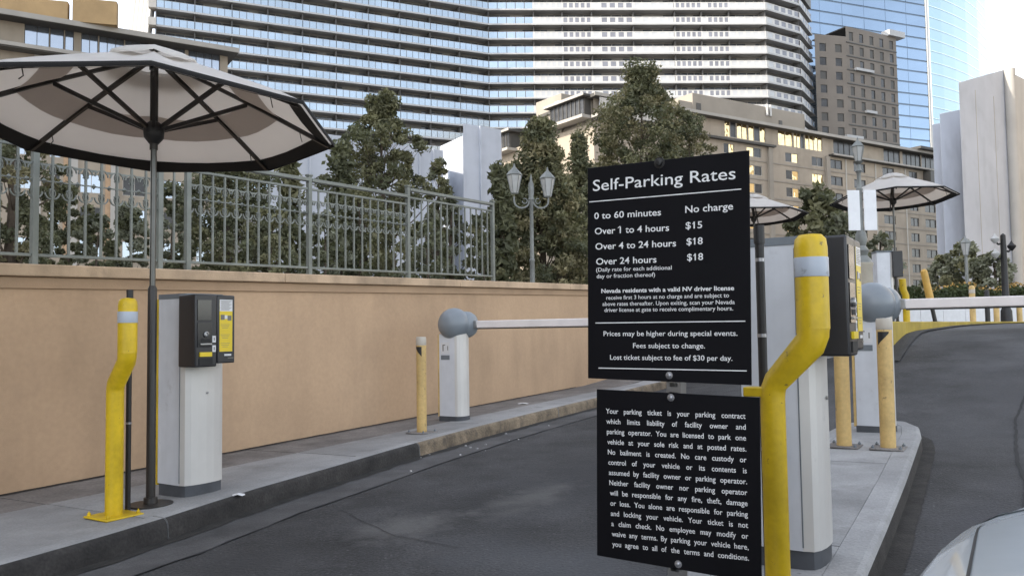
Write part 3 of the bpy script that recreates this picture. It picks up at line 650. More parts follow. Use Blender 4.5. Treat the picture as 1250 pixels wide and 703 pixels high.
# ------------------------------------------------------------------ parasols
def parasol(loc, label, R=1.2, rim=2.53, apex=3.05, off=23.0, base=True):
    o = tag(empty('parasol', loc), label, 'parasol', 'black and off white parasols over the machines')
    A = [radians(off+45*k) for k in range(8)]
    def ringp(f, z, sag=0.0, sub=4):
        out = []
        for k in range(8):
            a, b = A[k], A[(k+1) % 8]
            for j in range(sub):
                u = j/sub; x = (cos(a)*(1-u)+cos(b)*u)*R*f; y = (sin(a)*(1-u)+sin(b)*u)*R*f
                out.append((x, y, z-sag*sin(pi*u)))
        return out
    def surf(fs_, mname, name, dz=0.0, smooth=True):
        rings = [ringp(f, z+dz, sg) for f, z, sg in fs_]; n = len(rings[0]); vs = sum(rings, [])
        fs = [(i*n+k, i*n+(k+1) % n, (i+1)*n+(k+1) % n, (i+1)*n+k) for i in range(len(rings)-1) for k in range(n)]
        return MB().add(vs, fs, mname)
    zc = lambda f: rim+(apex-rim)*(1-f)**0.92 if f < 1 else rim
    prof = [(f, zc(f), 0.035*sin(pi*min(1, f))*(1 if f > 0.1 else 0)) for f in (0.16, 0.3, 0.45, 0.6, 0.75, 0.88, 1.0)]
    mb = surf(prof, 'fabric', 'c'); cn = mb.obj('canopy', o, smooth=True)
    sm = cn.modifiers.new('cloth', 'SOLIDIFY'); sm.thickness = 0.004
    # inner lining, and the canopy's ring of shade put in as darker cloth
    surf([(f*0.985, z-0.016, sg) for f, z, sg in prof], 'fabric_in', 'l').obj('lining', o, smooth=True)
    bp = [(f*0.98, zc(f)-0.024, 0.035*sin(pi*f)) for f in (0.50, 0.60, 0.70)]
    surf(bp, 'fabric_shade', 'b').obj('shade_ring', o, smooth=True)
    # valance
    surf([(0.895, zc(0.895)-0.030, 0.020), (0.99, zc(0.99)-0.028, 0.004)], 'fabric_black', 'b').obj('border', o, smooth=True)
    mb = surf([(1.003, rim+0.004, 0), (1.006, rim-0.008, 0.002), (1.004, rim-0.020, 0.004)], 'fabric_black', 'v')
    v = mb.obj('valance', o, smooth=False); sm = v.modifiers.new('cloth', 'SOLIDIFY'); sm.thickness = 0.006
    surf([(0.992, zc(0.992)+0.006, 0.002), (1.004, rim+0.006, 0)], 'fabric_black', 'e').obj('edge_trim', o, smooth=True)
    # vent cap
    mb = surf([(0.03, apex+0.012, 0), (0.10, apex-0.005, 0), (0.20, apex-0.055, 0.006), (0.29, zc(0.29)+0.022, 0.015)], 'fabric', 'cap')
    vc = mb.obj('vent_cap', o, smooth=True); sm = vc.modifiers.new('cloth', 'SOLIDIFY'); sm.thickness = 0.004
    MB().lathe([(0.001, apex+0.01), (0.04, apex+0.01), (0.036, apex+0.03), (0.018, apex+0.04), (0.001, apex+0.042)], 'brown_metal', n=12).obj('finial', o, smooth=True)
    MB().tube([(0, 0, 1.42), (0, 0, apex+0.02)], 0.019, 'pole_metal', n=16).obj('upper_pole', o, smooth=True)
    MB().tube([(0, 0, 0.0), (0, 0, 1.42), (0, 0, 1.44)], [0.029, 0.029, 0.021], 'brown_metal', n=16).obj('lower_pole', o, smooth=True)
    MB().tube([(0, 0, rim-0.16), (0, 0, apex-0.02)], 0.026, 'brown_metal', n=12).obj('pole_sleeve', o, smooth=True)
    hz = rim-0.02
    MB().lathe([(0.03, hz-0.10), (0.062, hz-0.06), (0.068, hz), (0.05, hz+0.035), (0.03, hz+0.05)], 'black_metal', n=16).obj('runner', o, smooth=True)
    for a in A:
        c, s_ = cos(a), sin(a)
        pts = [(0.05*c, 0.05*s_, apex-0.06)]+[(R*f*c, R*f*s_, zc(f)-0.038) for f in (0.3, 0.6, 0.97)]
        mb = MB(); pr = []
        for i in range(len(pts)-1):
            p, q = Vector(pts[i]), Vector(pts[i+1]); w = Vector((-s_, c, 0))*0.011; h = Vector((0, 0, 0.015))
            mb.add([p-w-h, p+w-h, p+w+h, p-w+h, q-w-h, q+w-h, q+w+h, q-w+h], [(0, 1, 2, 3), (7, 6, 5, 4), (0, 4, 5, 1), (1, 5, 6, 2), (2, 6, 7, 3), (3, 7, 4, 0)], 'brown_metal')
        mb.obj('rib', o)
        p, q = Vector((0.05*c, 0.05*s_, hz)), Vector((R*0.50*c, R*0.50*s_, zc(0.50)-0.055)); w = Vector((-s_, c, 0))*0.010; h = Vector((0, 0, 0.014))
        MB().add([p-w-h, p+w-h, p+w+h, p-w+h, q-w-h, q+w-h, q+w+h, q-w+h], [(0, 1, 2, 3), (7, 6, 5, 4), (0, 4, 5, 1), (1, 5, 6, 2), (2, 6, 7, 3), (3, 7, 4, 0)], 'brown_metal').obj('strut', o)
        q2 = Vector((R*0.8*c, R*0.8*s_, zc(0.8)-0.05)); MB().tube([q2, q2+Vector((0.01, 0.0, -0.05)), q2+Vector((0.018*c, 0.018*s_, -0.075))], 0.0035, 'brown_metal', n=4).obj('tie_string', o)
    for c_ in kids(o):                     # the whole head leans a little away from the road
        if 'pole' in c_.name or c_.type != 'MESH': continue
        me = c_.data; n_ = len(me.vertices); q_ = np.empty(n_*3); me.vertices.foreach_get('co', q_); q_ = q_.reshape(-1, 3)
        q_[:, 2] -= 0.060*q_[:, 1]; me.vertices.foreach_set('co', q_.ravel()); me.update()
    if base:
        MB().lathe([(0.14, 0.0), (0.14, 0.01), (0.045, 0.012), (0.042, 0.05), (0.030, 0.052)], 'brown_metal', n=20).obj('base_plate', o, smooth=True)
    return o
PZ = zpave(-4.95, 3.31)
parasol(L(-4.95, 3.31, PZ), 'big parasol overhead at left standing beside the left pay machine', apex=3.03, rim=2.515)
DZ = 1.30
parasol(tuple(at(924, 397, 19.0)[:2])+(DZ,), 'small far parasol showing just right of the upper black sign')
parasol(tuple(at(1096, 397, 16.6)[:2])+(DZ,), 'far parasol behind the lamp post with white panels')

# ------------------------------------------------------------------ signs in the foreground
sign_c = at(817, 400, 2.30)
SU = (L(1, 0)).normalized(); SV = Vector((0, 0, 1)); SN = SU.cross(SV)   # SN faces the camera side
tilt = radians(-1.1); rm = Matrix.Rotation(tilt, 3, SN); SU = rm @ SU; SV = rm @ SV
def onsign(px, py, off=0.0):
    d = ray(px, py); c = sign_c + SN*off; k = (c-EYE).dot(SN)/d.dot(SN); p = EYE + d*k - sign_c
    return p.dot(SU), p.dot(SV)
sm = Matrix((SU, SV, SN)).transposed().to_4x4(); sm.translation = sign_c
def sign(name, label, corners):
    o = tag(bpy.data.objects.new(name, None), label, 'sign'); COL.objects.link(o); o.matrix_world = sm
    us = [onsign(*c) for c in corners]      # tl tr br bl
    u0 = (us[0][0]+us[3][0])/2; u1 = (us[1][0]+us[2][0])/2; v1 = (us[0][1]+us[1][1])/2; v0 = (us[2][1]+us[3][1])/2
    MB().box((u0, v0, -0.004), (u1, v1, 0.0), 'sign_black').obj('panel', o, bevel=0.0012)
    return o
def text_mesh(s, bold):
    cu = bpy.data.curves.new('t', 'FONT'); cu.body = s; cu.size = 1.0; cu.offset = bold; cu.resolution_u = 3
    ob = bpy.data.objects.new('t', cu); COL.objects.link(ob); bpy.context.view_layer.update()
    me = bpy.data.meshes.new_from_object(ob.evaluated_get(bpy.context.evaluated_depsgraph_get()))
    bpy.data.objects.remove(ob); bpy.data.curves.remove(cu); return me
def lettering(o, s, pl, pr, cap, bold=0.012, name='lettering', justify=False):
    """text between the baseline points pl and pr; cap is the capital height in metres"""
    a = onsign(*pl); b = onsign(*pr); w = sqrt((b[0]-a[0])**2+(b[1]-a[1])**2); ang = atan2(b[1]-a[1], b[0]-a[0])
    k = cap/0.727
    def place(me, u, xs):
        co_ = np.empty(len(me.vertices)*3); me.vertices.foreach_get('co', co_); co_ = co_.reshape(-1, 3)
        mn = co_[:, 0].min(); co_[:, 0] -= mn; co_[:, 0] *= k*xs; co_[:, 1] *= k; wd = co_[:, 0].max()
        x = u+co_[:, 0]; y = co_[:, 1].copy(); co_[:, 0] = a[0]+x*cos(ang)-y*sin(ang); co_[:, 1] = a[1]+x*sin(ang)+y*cos(ang); co_[:, 2] = 0.0008
        me.vertices.foreach_set('co', co_.ravel()); me.materials.clear(); me.materials.append(M['letter']); me.update(); return wd
    def width(me):
        co_ = np.empty(len(me.vertices)*3); me.vertices.foreach_get('co', co_); x = co_.reshape(-1, 3)[:, 0]; return x.max()-x.min()
    if not justify:
        me = text_mesh(s, bold); xs = w/(width(me)*k); place(me, 0, xs); me.name = name; link(name, me, o)
    else:
        ws = [text_mesh(x, bold) for x in s.split()]; wd = [width(m_)*k for m_ in ws]; sp = 0.30*k
        xs = 0.93; tot = sum(wd)*xs; gap = (w-tot)/max(1, len(ws)-1)
        if gap < sp*0.85: xs = (w-sp*0.85*(len(ws)-1))/sum(wd); gap = sp*0.85
        bm = bmesh.new(); u = 0
        for m_, d in zip(ws, wd): place(m_, u, xs); bm.from_mesh(m_); u += d*xs+gap
        me = bpy.data.meshes.new(name); bm.to_mesh(me); bm.free(); me.materials.append(M['letter']); link(name, me, o)
def rule(o, pl, pr, h=0.0028):
    a = onsign(*pl); b = onsign(*pr); MB().add([(a[0], a[1]-h/2, 0.0008), (b[0], b[1]-h/2, 0.0008), (b[0], b[1]+h/2, 0.0008), (a[0], a[1]+h/2, 0.0008)], [(0, 1, 2, 3)], 'letter').obj('rule', o)
def sbolt(o, px, py, r=0.007, mname='bolt', h=0.006):
    u, v = onsign(px, py); MB().lathe([(r*1.5, 0), (r*1.5, 0.0015), (r, 0.002), (r, h), (r*0.6, h+0.002), (0.0005, h+0.0022)], mname, n=12, c=(u, v, 0)).obj('bolt', o, smooth=True)
sg = sign('rates_sign', 'upper black sign with self parking rates in white lettering', [(711, 206), (911, 184), (921, 469), (724, 463)])
mpp = 2.30/1000
LN = [("Self-Parking Rates", (723.9, 233.5), (898, 218.7), 15.0, .004), ("0 to 60 minutes", (725.5, 267.6), (807, 263), 8.6, .010), ("No charge", (836.6, 260), (895, 255.8), 8.8, .010),
 ("Over 1 to 4 hours", (726.2, 286.2), (816.8, 281.8), 8.6, .010), ("$15", (837, 279.5), (857.3, 278.4), 8.6, .010),
 ("Over 4 to 24 hours", (726.9, 304.8), (825.4, 300.7), 8.6, .010), ("$18", (838.2, 299), (858, 298), 8.6, .010),
 ("Over 24 hours", (727.8, 323.2), (801.5, 320.5), 8.6, .010), ("$18", (838.9, 318.2), (858.5, 317.3), 8.6, .010),
 ("(Daily rate for each additional", (727.8, 331.7), (820, 329), 5.3, .006), ("day or fraction thereof)", (728.5, 339.6), (799.7, 337.5), 5.3, .006),
 ("Nevada residents with a valid NV driver license", (734.2, 357.6), (896.3, 354.1), 5.4, .026),
 ("receive first 3 hours at no charge and are subject to", (740.3, 365.7), (890.1, 362.8), 5.2, .006),
 ("above rates thereafter. Upon exiting, scan your Nevada", (735.7, 373.3), (897, 371), 5.2, .006),
 ("driver license at gate to receive complimentary hours.", (738, 380.7), (895, 378.7), 5.2, .006),
 ("Prices may be higher during special events.", (736.9, 410), (900.4, 409.7), 6.4, .008), ("Fees subject to change.", (772.9, 424.6), (860.7, 425), 6.4, .008),
 ("Lost ticket subject to fee of $30 per day.", (744.9, 438.8), (894.2, 440.2), 6.4, .008)]
for s_, pl_, pr_, cp, bo in LN: lettering(sg, s_, pl_, pr_, cp*mpp, bo)
for q_ in ((757.3, 275.6), (848.2, 270.6), (848.8, 290.0), (849.4, 309.4)):          # the little flag of each figure one
    a = onsign(q_[0], q_[1]); b = onsign(q_[0]-2.9, q_[1]+2.3); h_ = 0.0026
    MB().add([(a[0], a[1]-h_, 0.0009), (a[0], a[1], 0.0009), (b[0], b[1], 0.0009), (b[0], b[1]-h_, 0.0009)], [(0, 1, 2, 3)], 'letter').obj('lettering', sg)
rule(sg, (719.4, 246.7), (905, 231)); rule(sg, (726.9, 394.2), (910, 391.9)); rule(sg, (730.7, 449), (911.7, 452.5))
sbolt(sg, 805, 199, 0.011, 'black_metal', 0.012); sbolt(sg, 817, 458)
s2 = sign('terms_sign', 'lower black sign with a justified paragraph of parking terms', [(724, 477), (925, 482), (932, 706), (733, 684)])
T2 = ["Your parking ticket is your parking contract", "which limits liability of facility owner and", "parking operator. You are licensed to park one", "vehicle at your sole risk and at posted rates.", "No bailment is created. No care custody or", "control of your vehicle or its contents is", "assumed by facility owner or parking operator.", "Neither facility owner nor parking operator", "will be responsible for any fire, theft, damage", "or loss. You alone are responsible for parking", "and locking your vehicle. Your ticket is not", "a claim check. No employee may modify or", "waive any terms. By parking your vehicle here,", "you agree to all of the terms and conditions."]
for k, s_ in enumerate(T2):
    f = k/13; lettering(s2, s_, (739.8+7.9*f, 504.3+162*f), (910.2+4.2*f, 510.8+173*f), 6.5*mpp, .010, justify=True)
sbolt(s2, 819, 485); sbolt(s2, 828, 688)
# perforated post behind both signs
pc = onsign(818, 400); a = onsign(811, 196); b = onsign(832, 703)
post = tag(empty('sign_post', (0, 0, 0)), 'perforated square grey post carrying the two black signs', 'post'); post.matrix_world = sm
gz = (zpave(-0.9, 2.2)-sign_c.z)
pu = onsign(821.5, 471)[0]
w = 0.021; bars = MB(); v = a[1]-0.008; vb = gz/SV.z
bars.box((pu-w, vb, -0.005-2*w), (pu-w+0.009, v, -0.005), 'silver').box((pu+w-0.009, vb, -0.005-2*w), (pu+w, v, -0.005), 'silver')
bars.box((pu-w+0.009, vb, -0.005-2*w), (pu+w-0.009, v, -0.008-2*w+0.006), 'silver')
k = vb
while k < v-0.026:
    bars.box((pu-w+0.009, k, -0.0075), (pu+w-0.009, k+0.0145, -0.0052), 'silver'); k += 0.0254
bars.obj('post_tube', post)
MB().box((pu-w-0.03, vb-0.01, -0.09), (pu+w+0.03, vb+0.008, 0.05), 'brown_metal').obj('base_plate', post, bevel=0.003)

# ------------------------------------------------------------------ white car, front left corner ahead of the viewer
def car():
    CY = radians(30.1); o = tag(empty('parked_car', (0.03, 0, zroad(0, 1)), -CY), 'white car whose front fender and hood corner show at lower right on the road', 'car')
    zs = lambda v: np.interp(v, [-2.0, 0.6, 1.0, 1.6, 2.0, 2.4, 2.65, 2.85, 2.98, 3.05], [0.94, 0.93, 0.895, 0.82, 0.775, 0.735, 0.695, 0.625, 0.50, 0.36])
    uL = lambda v: np.interp(v, [-2.0, -1.6, 1.3, 1.6, 2.0, 2.35, 2.65, 2.85, 2.98, 3.05], [0.03, -0.16, -0.17, -0.165, -0.135, -0.065, 0.04, 0.17, 0.36, 0.62])
    CU = 0.80
    def sec(v):
        u0 = float(uL(v)); h = float(zs(v)); hw = CU-u0; pts = []
        prof = [(0.03, 0.20), (0.0, 0.30), (-0.012, 0.45), (-0.005, h*0.5+0.18), (0.004, h-0.14), (0.022, h-0.075), (0.055, h-0.03), (0.105, h-0.004), (0.18, h+0.010), (0.32, h+0.020), (0.55, h+0.038), (hw, h+0.045)]
        left = [(u0+min(a, hw), v, max(0.18, z)) for a, z in prof]
        right = [(2*CU-x, y, z) for x, y, z in left[:-1]][::-1]
        return left+right
    vv = frange(-2.0, 2.2, 0.15)+[2.3, 2.4, 2.5, 2.6, 2.7, 2.78, 2.85, 2.92, 2.98, 3.02, 3.05]
    rings = [sec(v) for v in vv]; n = len(rings[0]); vs = sum(rings, [])
    fs = [(i*n+k, (i+1)*n+k, (i+1)*n+k+1, i*n+k+1) for i in range(len(rings)-1) for k in range(n-1)]
    fs += [tuple((len(rings)-1)*n+k for k in range(n)), tuple(k for k in range(n-1, -1, -1))]
    b = MB().add(vs, fs, 'car_white').obj('body', o, smooth=True); b.data.set_sharp_from_angle(angle=radians(70))
    def surfz(u, v):
        P = sec(v)
        for a, c in zip(P, P[1:]):
            if a[0] <= u <= c[0] and c[0] > a[0]: return a[2]+(c[2]-a[2])*(u-a[0])/(c[0]-a[0])
        return float(zs(v))
    def line(name, path, w, mname, dz=0.0015):
        vs = []; 
        for i, (u, v) in enumerate(path):
            a = Vector(path[max(0, i-1)]); c = Vector(path[min(len(path)-1, i+1)]); d = (c-a).normalized(); nx, ny = -d.y*w/2, d.x*w/2
            vs += [(u-nx, v-ny, surfz(u-nx, v-ny)+dz), (u+nx, v+ny, surfz(u+nx, v+ny)+dz)]
        MB().add(vs, [(2*i, 2*i+1, 2*i+3, 2*i+2) for i in range(len(path)-1)], mname).obj(name, o)
    line('hood_gap', [(-0.058, 0.9+k*0.05) for k in range(19)]+[(-0.057, 1.83), (-0.053, 1.87), (-0.046, 1.89)], 0.0042, 'rubber')
    line('hood_gap', [(2*CU+0.058, 0.9+k*0.05) for k in range(23)], 0.0075, 'rubber')
    # lamps
    for sg_ in (0, 1):
        vs = []; P = []
        for v, ua, ub in ((2.05, 0.030, 0.045), (2.3, 0.015, 0.10), (2.5, 0.035, 0.20), (2.66, 0.09, 0.28), (2.76, 0.16, 0.33)):
            for u in (float(uL(v))+0.035+ua*0.5, float(uL(v))+ub+0.06): P.append((u, v, surfz(u, v)+0.004))
        if sg_: P = [(2*CU-x, y, z) for x, y, z in P]
        MB().add(P, [(2*i, 2*i+1, 2*i+3, 2*i+2) for i in range(4)], 'lamp_glass').obj('headlight', o, smooth=True)
    # cabin
    gl = [(0.10, 0.85, 0.985), (0.36, 0.22, 1.52), (0.38, -0.9, 1.50), (0.12, -1.75, 1.0)]
    def cab(i): a = gl[i]; return a, (2*CU-a[0], a[1], a[2])
    q = [cab(i) for i in range(4)]
    MB().quad(q[0][0], q[0][1], q[1][1], q[1][0], 'car_glass').obj('windscreen', o)
    MB().quad(q[3][0], q[2][0], q[2][1], q[3][1], 'car_glass').obj('rear_window', o)
    for sd_ in (0, 1): MB().quad(q[0][sd_], q[1][sd_], q[2][sd_], q[3][sd_], 'car_glass').obj('side_window', o)
    rf = MB().add([q[1][0], q[1][1], q[2][1], q[2][0], (CU, 0.3, 1.56), (CU, -0.9, 1.545)], [(0, 4, 5, 3), (4, 1, 2, 5)], 'car_white').obj('roof', o, smooth=True); x_ = rf.modifiers.new('t', 'SOLIDIFY'); x_.thickness = 0.03
    for sd_ in (0, 1): MB().tube([q[0][sd_], q[1][sd_], q[2][sd_], q[3][sd_]], 0.025, 'car_white', n=6).obj('pillar', o, smooth=True)
    for u in (-0.14, 2*CU+0.14):
        for v in (2.02, -1.1):
            w_ = MB().lathe([(0.20, -0.09), (0.325, -0.085), (0.34, -0.05), (0.34, 0.05), (0.325, 0.085), (0.20, 0.09)], 'rubber', n=28, axis='X').obj('wheel', o, smooth=True, loc=(u+(0.11 if u < 0 else -0.11), v, 0.34))
            MB().lathe([(0.001, -0.088), (0.06, -0.092), (0.19, -0.084), (0.20, -0.06), (0.20, 0.06), (0.19, 0.084), (0.06, 0.092), (0.001, 0.088)], 'silver', n=20, axis='X').obj('rim', w_, smooth=True)
car()

# ------------------------------------------------------------------ lamp posts
def lantern(o, c, k=1.0, name='lantern'):
    x, y, z = c; f = MB()
    f.lathe([(0.07*k, 0), (0.075*k, 0.02*k)], 'lamp_metal', n=6, c=c).lathe([(0.15*k, 0.36*k), (0.16*k, 0.375*k), (0.12*k, 0.43*k), (0.06*k, 0.49*k), (0.03*k, 0.52*k), (0.015*k, 0.56*k), (0.02*k, 0.575*k), (0.002*k, 0.60*k)], 'lamp_metal', n=6, c=c)
    for j in range(6):
        a = 2*pi*j/6; f.tube([(x+0.073*k*cos(a), y+0.073*k*sin(a), z+0.02*k), (x+0.148*k*cos(a), y+0.148*k*sin(a), z+0.365*k)], 0.007*k, 'lamp_metal', n=4)
    l = f.obj(name, o); MB().lathe([(0.068*k, 0.02*k), (0.14*k, 0.36*k)], 'lamp_glass', n=6, c=c).obj('glass', l)
    return l
def double_lamp():
    b = at(650, 340, 16.0); TZ = 1.55; o = tag(empty('street_lamp', (b.x, b.y, TZ), radians(8)), 'grey double lantern lamp post rising behind the wall before green trees', 'street lamp')
    H = at(651, 240, 16.0).z-TZ
    mb = MB(); mb.lathe([(0.09, 0), (0.09, 0.3), (0.05, 0.36), (0.047, H*0.45), (0.055, H*0.455), (0.055, H*0.47), (0.04, H*0.475), (0.036, H-0.1), (0.06, H-0.06), (0.045, H), (0.06, H+0.1), (0.05, H+0.25), (0.02, H+0.33), (0.025, H+0.36), (0.004, H+0.45)], 'lamp_metal', n=16).obj('post', o, smooth=True)
    for s_ in (-1, 1):
        pts = [(s_*0.04, 0, H-0.05)]+[(s_*(0.19-0.15*cos(a)), 0, H-0.10-0.13*sin(a)) for a in [k*pi/8 for k in range(9)]]+[(s_*0.34, 0, H+0.0)]
        MB().tube(pts, 0.018, 'lamp_metal', n=6).obj('arm', o, smooth=True)
        pts = [(s_*(0.13+0.05*cos(a)), 0, H-0.09-0.05*sin(a)) for a in [k*pi/6 for k in range(11)]]; MB().tube(pts, 0.010, 'lamp_metal', n=5).obj('scroll', o, smooth=True)
        lantern(o, (s_*0.33, 0, H+0.02-0.03*s_), 1.0)
double_lamp()
def single_lamp():
    b = at(1055, 398, 14.0); o = tag(empty('street_lamp', (b.x, b.y, DZ)), 'tall single lantern lamp post on a round beige pedestal at right', 'street lamp')
    Z = lambda py: at(1055, py, 14.0).z-DZ
    MB().lathe([(0.19, 0), (0.19, 0.05), (0.17, 0.06), (0.165, Z(326)), (0.18, Z(324)), (0.18, Z(321)), (0.02, Z(320))], 'pedestal', n=28).obj('pedestal', o, smooth=True)
    MB().lathe([(0.16, Z(321)), (0.15, Z(317)), (0.09, Z(312)), (0.12, Z(306)), (0.07, Z(300)), (0.10, Z(293)), (0.085, Z(285)), (0.05, Z(280)), (0.046, Z(234)), (0.06, Z(231)), (0.036, Z(228)), (0.033, Z(212)), (0.06, Z(209)), (0.035, Z(206)), (0.03, Z(201)), (0.09, Z(197.5))], 'lamp_metal', n=16).obj('post', o, smooth=True)
    lantern(o, (0, 0, Z(198)), 0.72)
    for x0, x1 in ((-0.235, -0.03), (0.035, 0.255)):
        MB().box((x0, -0.075, Z(282)+0.0), (x1, -0.055, Z(233)), 'panel_white').obj('banner_panel', o, bevel=0.008)
    for z in (Z(280), Z(236)): MB().tube([(-0.2, -0.045, z), (0.2, -0.045, z)], 0.01, 'lamp_metal', n=5).obj('bracket', o)
single_lamp()
def black_lamp():
    b = at(1229, 392, 24.0); o = tag(empty('street_lamp', (b.x, b.y, DZ-0.05)), 'dark black double lamp post before the white building at far right', 'street lamp')
    Z = lambda py: at(1228, py, 24.0).z-DZ
    MB().lathe([(0.16, 0), (0.15, 0.4), (0.10, 0.5), (0.085, Z(318)), (0.07, Z(285)), (0.02, Z(283))], 'black_metal', n=12).obj('post', o, smooth=True)
    for z, s_ in ((Z(291), -1), (Z(309), -1), (Z(300), 1)):
        MB().tube([(0, 0, z-0.1), (s_*0.15, 0, z-0.12), (s_*0.22, 0, z-0.05)], 0.03, 'black_metal', n=6).obj('arm', o, smooth=True)
        MB().lathe([(0.03, -0.1), (0.11, 0.0), (0.12, 0.05), (0.05, 0.12), (0.01, 0.2)], 'lamp_glass' if s_ < 0 else 'black_metal', n=10, c=(s_*0.24, 0, z)).obj('lantern', o, smooth=True)
black_lamp()
def faint_lamp():
    b = at(1182, 380, 36.0); o = tag(empty('street_lamp', (b.x, b.y, DZ)), 'small pale lantern lamp post standing among the far grey green trees', 'street lamp')
    Z = lambda py: at(1182, py, 36.0).z-DZ
    MB().lathe([(0.12, 0), (0.09, 0.5), (0.06, Z(312))], 'lamp_metal', n=10).obj('post', o, smooth=True); lantern(o, (0, 0, Z(312)), 1.5)
faint_lamp()

# ------------------------------------------------------------------ median deck, ochre kerb wall, things round the far island
DK = [(-3.3, 13.2), (-2.02, 13.6), (-2.02, 15.3), (-1.55, 19.5), (-0.9, 23.5), (-0.2, 27.5), (-3.6, 27.5)]
w_ = [(L(*p).x, L(*p).y) for p in DK]
dk = tag(MB().prism(w_, 0.2, DZ, 'concrete').obj('median'), kind='structure')
ow = tag(empty('curb_wall', L(-2.0, 15.3)), 'low ochre painted kerb wall along the upper road at right', 'curb wall')
pp = [(-1.95, 12.6), (-1.98, 13.8), (-1.97, 15.3), (-1.50, 19.5), (-0.85, 23.5), (-0.1, 27.5), (0.9, 32.5)]
for i, (a, b) in enumerate(zip(pp, pp[1:])):
    d = (Vector(b)-Vector(a)).normalized(); nn = Vector((d.y, -d.x))*0.13; a_ = Vector(a)+d*0.008; b_ = Vector(b)-d*0.008; mb = MB(); vs = []
    for p, q in ((a_, b_),):
        for P in (p, q):
            for off, z in ((0, 0.3), (1, 0.3), (1, 1.325), (0, 1.325)):
                w3 = L(P.x+nn.x*off, P.y+nn.y*off, z)-ow.location; vs.append(w3)
    mb.add(vs, [(0, 1, 2, 3), (7, 6, 5, 4), (0, 4, 5, 1), (1, 5, 6, 2), (2, 6, 7, 3), (3, 7, 4, 0)], 'ochre'); mb.obj('wall_block', ow, bevel=0.012)
strip('curb_dirt', [(-1.84, 12.6), (-1.85, 13.8), (-1.84, 15.3), (-1.37, 19.5), (-0.72, 23.5), (0.03, 27.5)], 0.0, 0.22, 'asphalt_dark', 0.02)
machine(tuple(at(1093, 397, 15.6)[:2])+(DZ,), radians(-8), 'far white pay machine under the far parasol behind the lamp pedestal', False)
o = bent = None
def small_bent(px, Y, label):
    b = at(px, 395, Y); o = tag(empty('bent_bollard', (b.x, b.y, DZ)), label, 'bollard', 'bent yellow pipe bollards guarding the machines')
    MB().tube([(0, 0, 0), (0, 0, 0.6), (-0.05, 0, 0.72), (-0.06, 0, 0.95), (-0.06, 0, 0.96)], [0.07, 0.07, 0.07, 0.07, 0.03], 'yellow', n=14).obj('pipe', o, smooth=True)
    MB().box((-0.14, -0.14, 0), (0.14, 0.14, 0.012), 'yellow').obj('base_plate', o)
small_bent(1107, 17.5, 'small far bent yellow bollard beside the far parasol pole')
b = at(1142, 392, 18.5); o = tag(empty('leaning_marker', (b.x, b.y, DZ)), 'leaning orange marker post with dark foot before the hedge', 'marker post')
e = at(1127, 326, 18.5)-b; mid = e*0.38; MB().tube([(0, 0, 0), mid], 0.045, 'brown_metal', n=10).obj('foot_tube', o, smooth=True); MB().tube([mid, e*0.96, e], [0.085, 0.075, 0.03], 'orange', n=12).obj('upper_tube', o, smooth=True)
MB().lathe([(0.16, 0), (0.16, 0.03), (0.05, 0.05)], 'brown_metal', n=12).obj('foot', o)
for px, Y, h, lab in ((1188, 22, 1.05, 'thin pale yellow post behind the right gate arm, leftmost of three'), (1217, 23, 0.75, 'pale post under the right gate arm, middle of three'), (1245, 24, 0.72, 'pale post at the right picture edge under the gate arm')):
    b = at(px, 393, Y); o = tag(empty('marker_post', (b.x, b.y, DZ-0.05)), lab, 'post', 'pale posts along the upper road')
    MB().lathe([(0.075, 0), (0.075, h-0.05), (0.05, h), (0.001, h+0.01)], 'yellow_old', n=12).obj('post', o, smooth=True); MB().lathe([(0.078, h-0.2), (0.078, h-0.1)], 'tape_warm', n=12).obj('band', o, smooth=True)
b = at(1206, 393, 21); o = tag(empty('dark_post', (b.x, b.y, DZ-0.05)), 'short dark post under the middle of the right gate arm', 'post'); MB().lathe([(0.10, 0), (0.10, 0.02), (0.06, 0.03), (0.06, 0.85), (0.03, 0.9)], 'black_metal', n=10).obj('post', o, smooth=True)

# planter wall with hedge
A = at(1096, 391, 30); B = at(1330, 389, 33); d = (B-A); d.z = 0; Ln = d.length; yaw = atan2(d.y, d.x)
pw = tag(empty('planter_wall', (A.x, A.y, 1.2), yaw), 'low white planter wall behind the right gate arm', 'planter')
nb = 9
for k in range(nb): MB().box((k*Ln/nb+0.006, 0, 0), ((k+1)*Ln/nb-0.006, 0.25, 0.72), 'sticker_white').obj('wall_panel', pw, bevel=0.01)
MB().box((-0.02, 0.252, 0.0), (Ln, 1.5, 0.62), 'dirt').obj('soil', pw)
def cards(n, pos_fn, size, mname, aspect=1.6, upb=0.3):
    P = pos_fn(n); n = len(P); a = rng.normal(size=(n, 3)); a[:, 2] += upb*rng.normal(size=n); a /= np.linalg.norm(a, axis=1)[:, None]
    b = rng.normal(size=(n, 3)); b -= a*(a*b).sum(1)[:, None]; b /= np.linalg.norm(b, axis=1)[:, None]
    s_ = size*(0.6+0.8*rng.random((n, 1))); a = a*s_*aspect*0.5; b = b*s_*0.5
    return np.stack([P-a, P-b*0.9, P+a, P+b*0.9], 1).reshape(-1, 3)
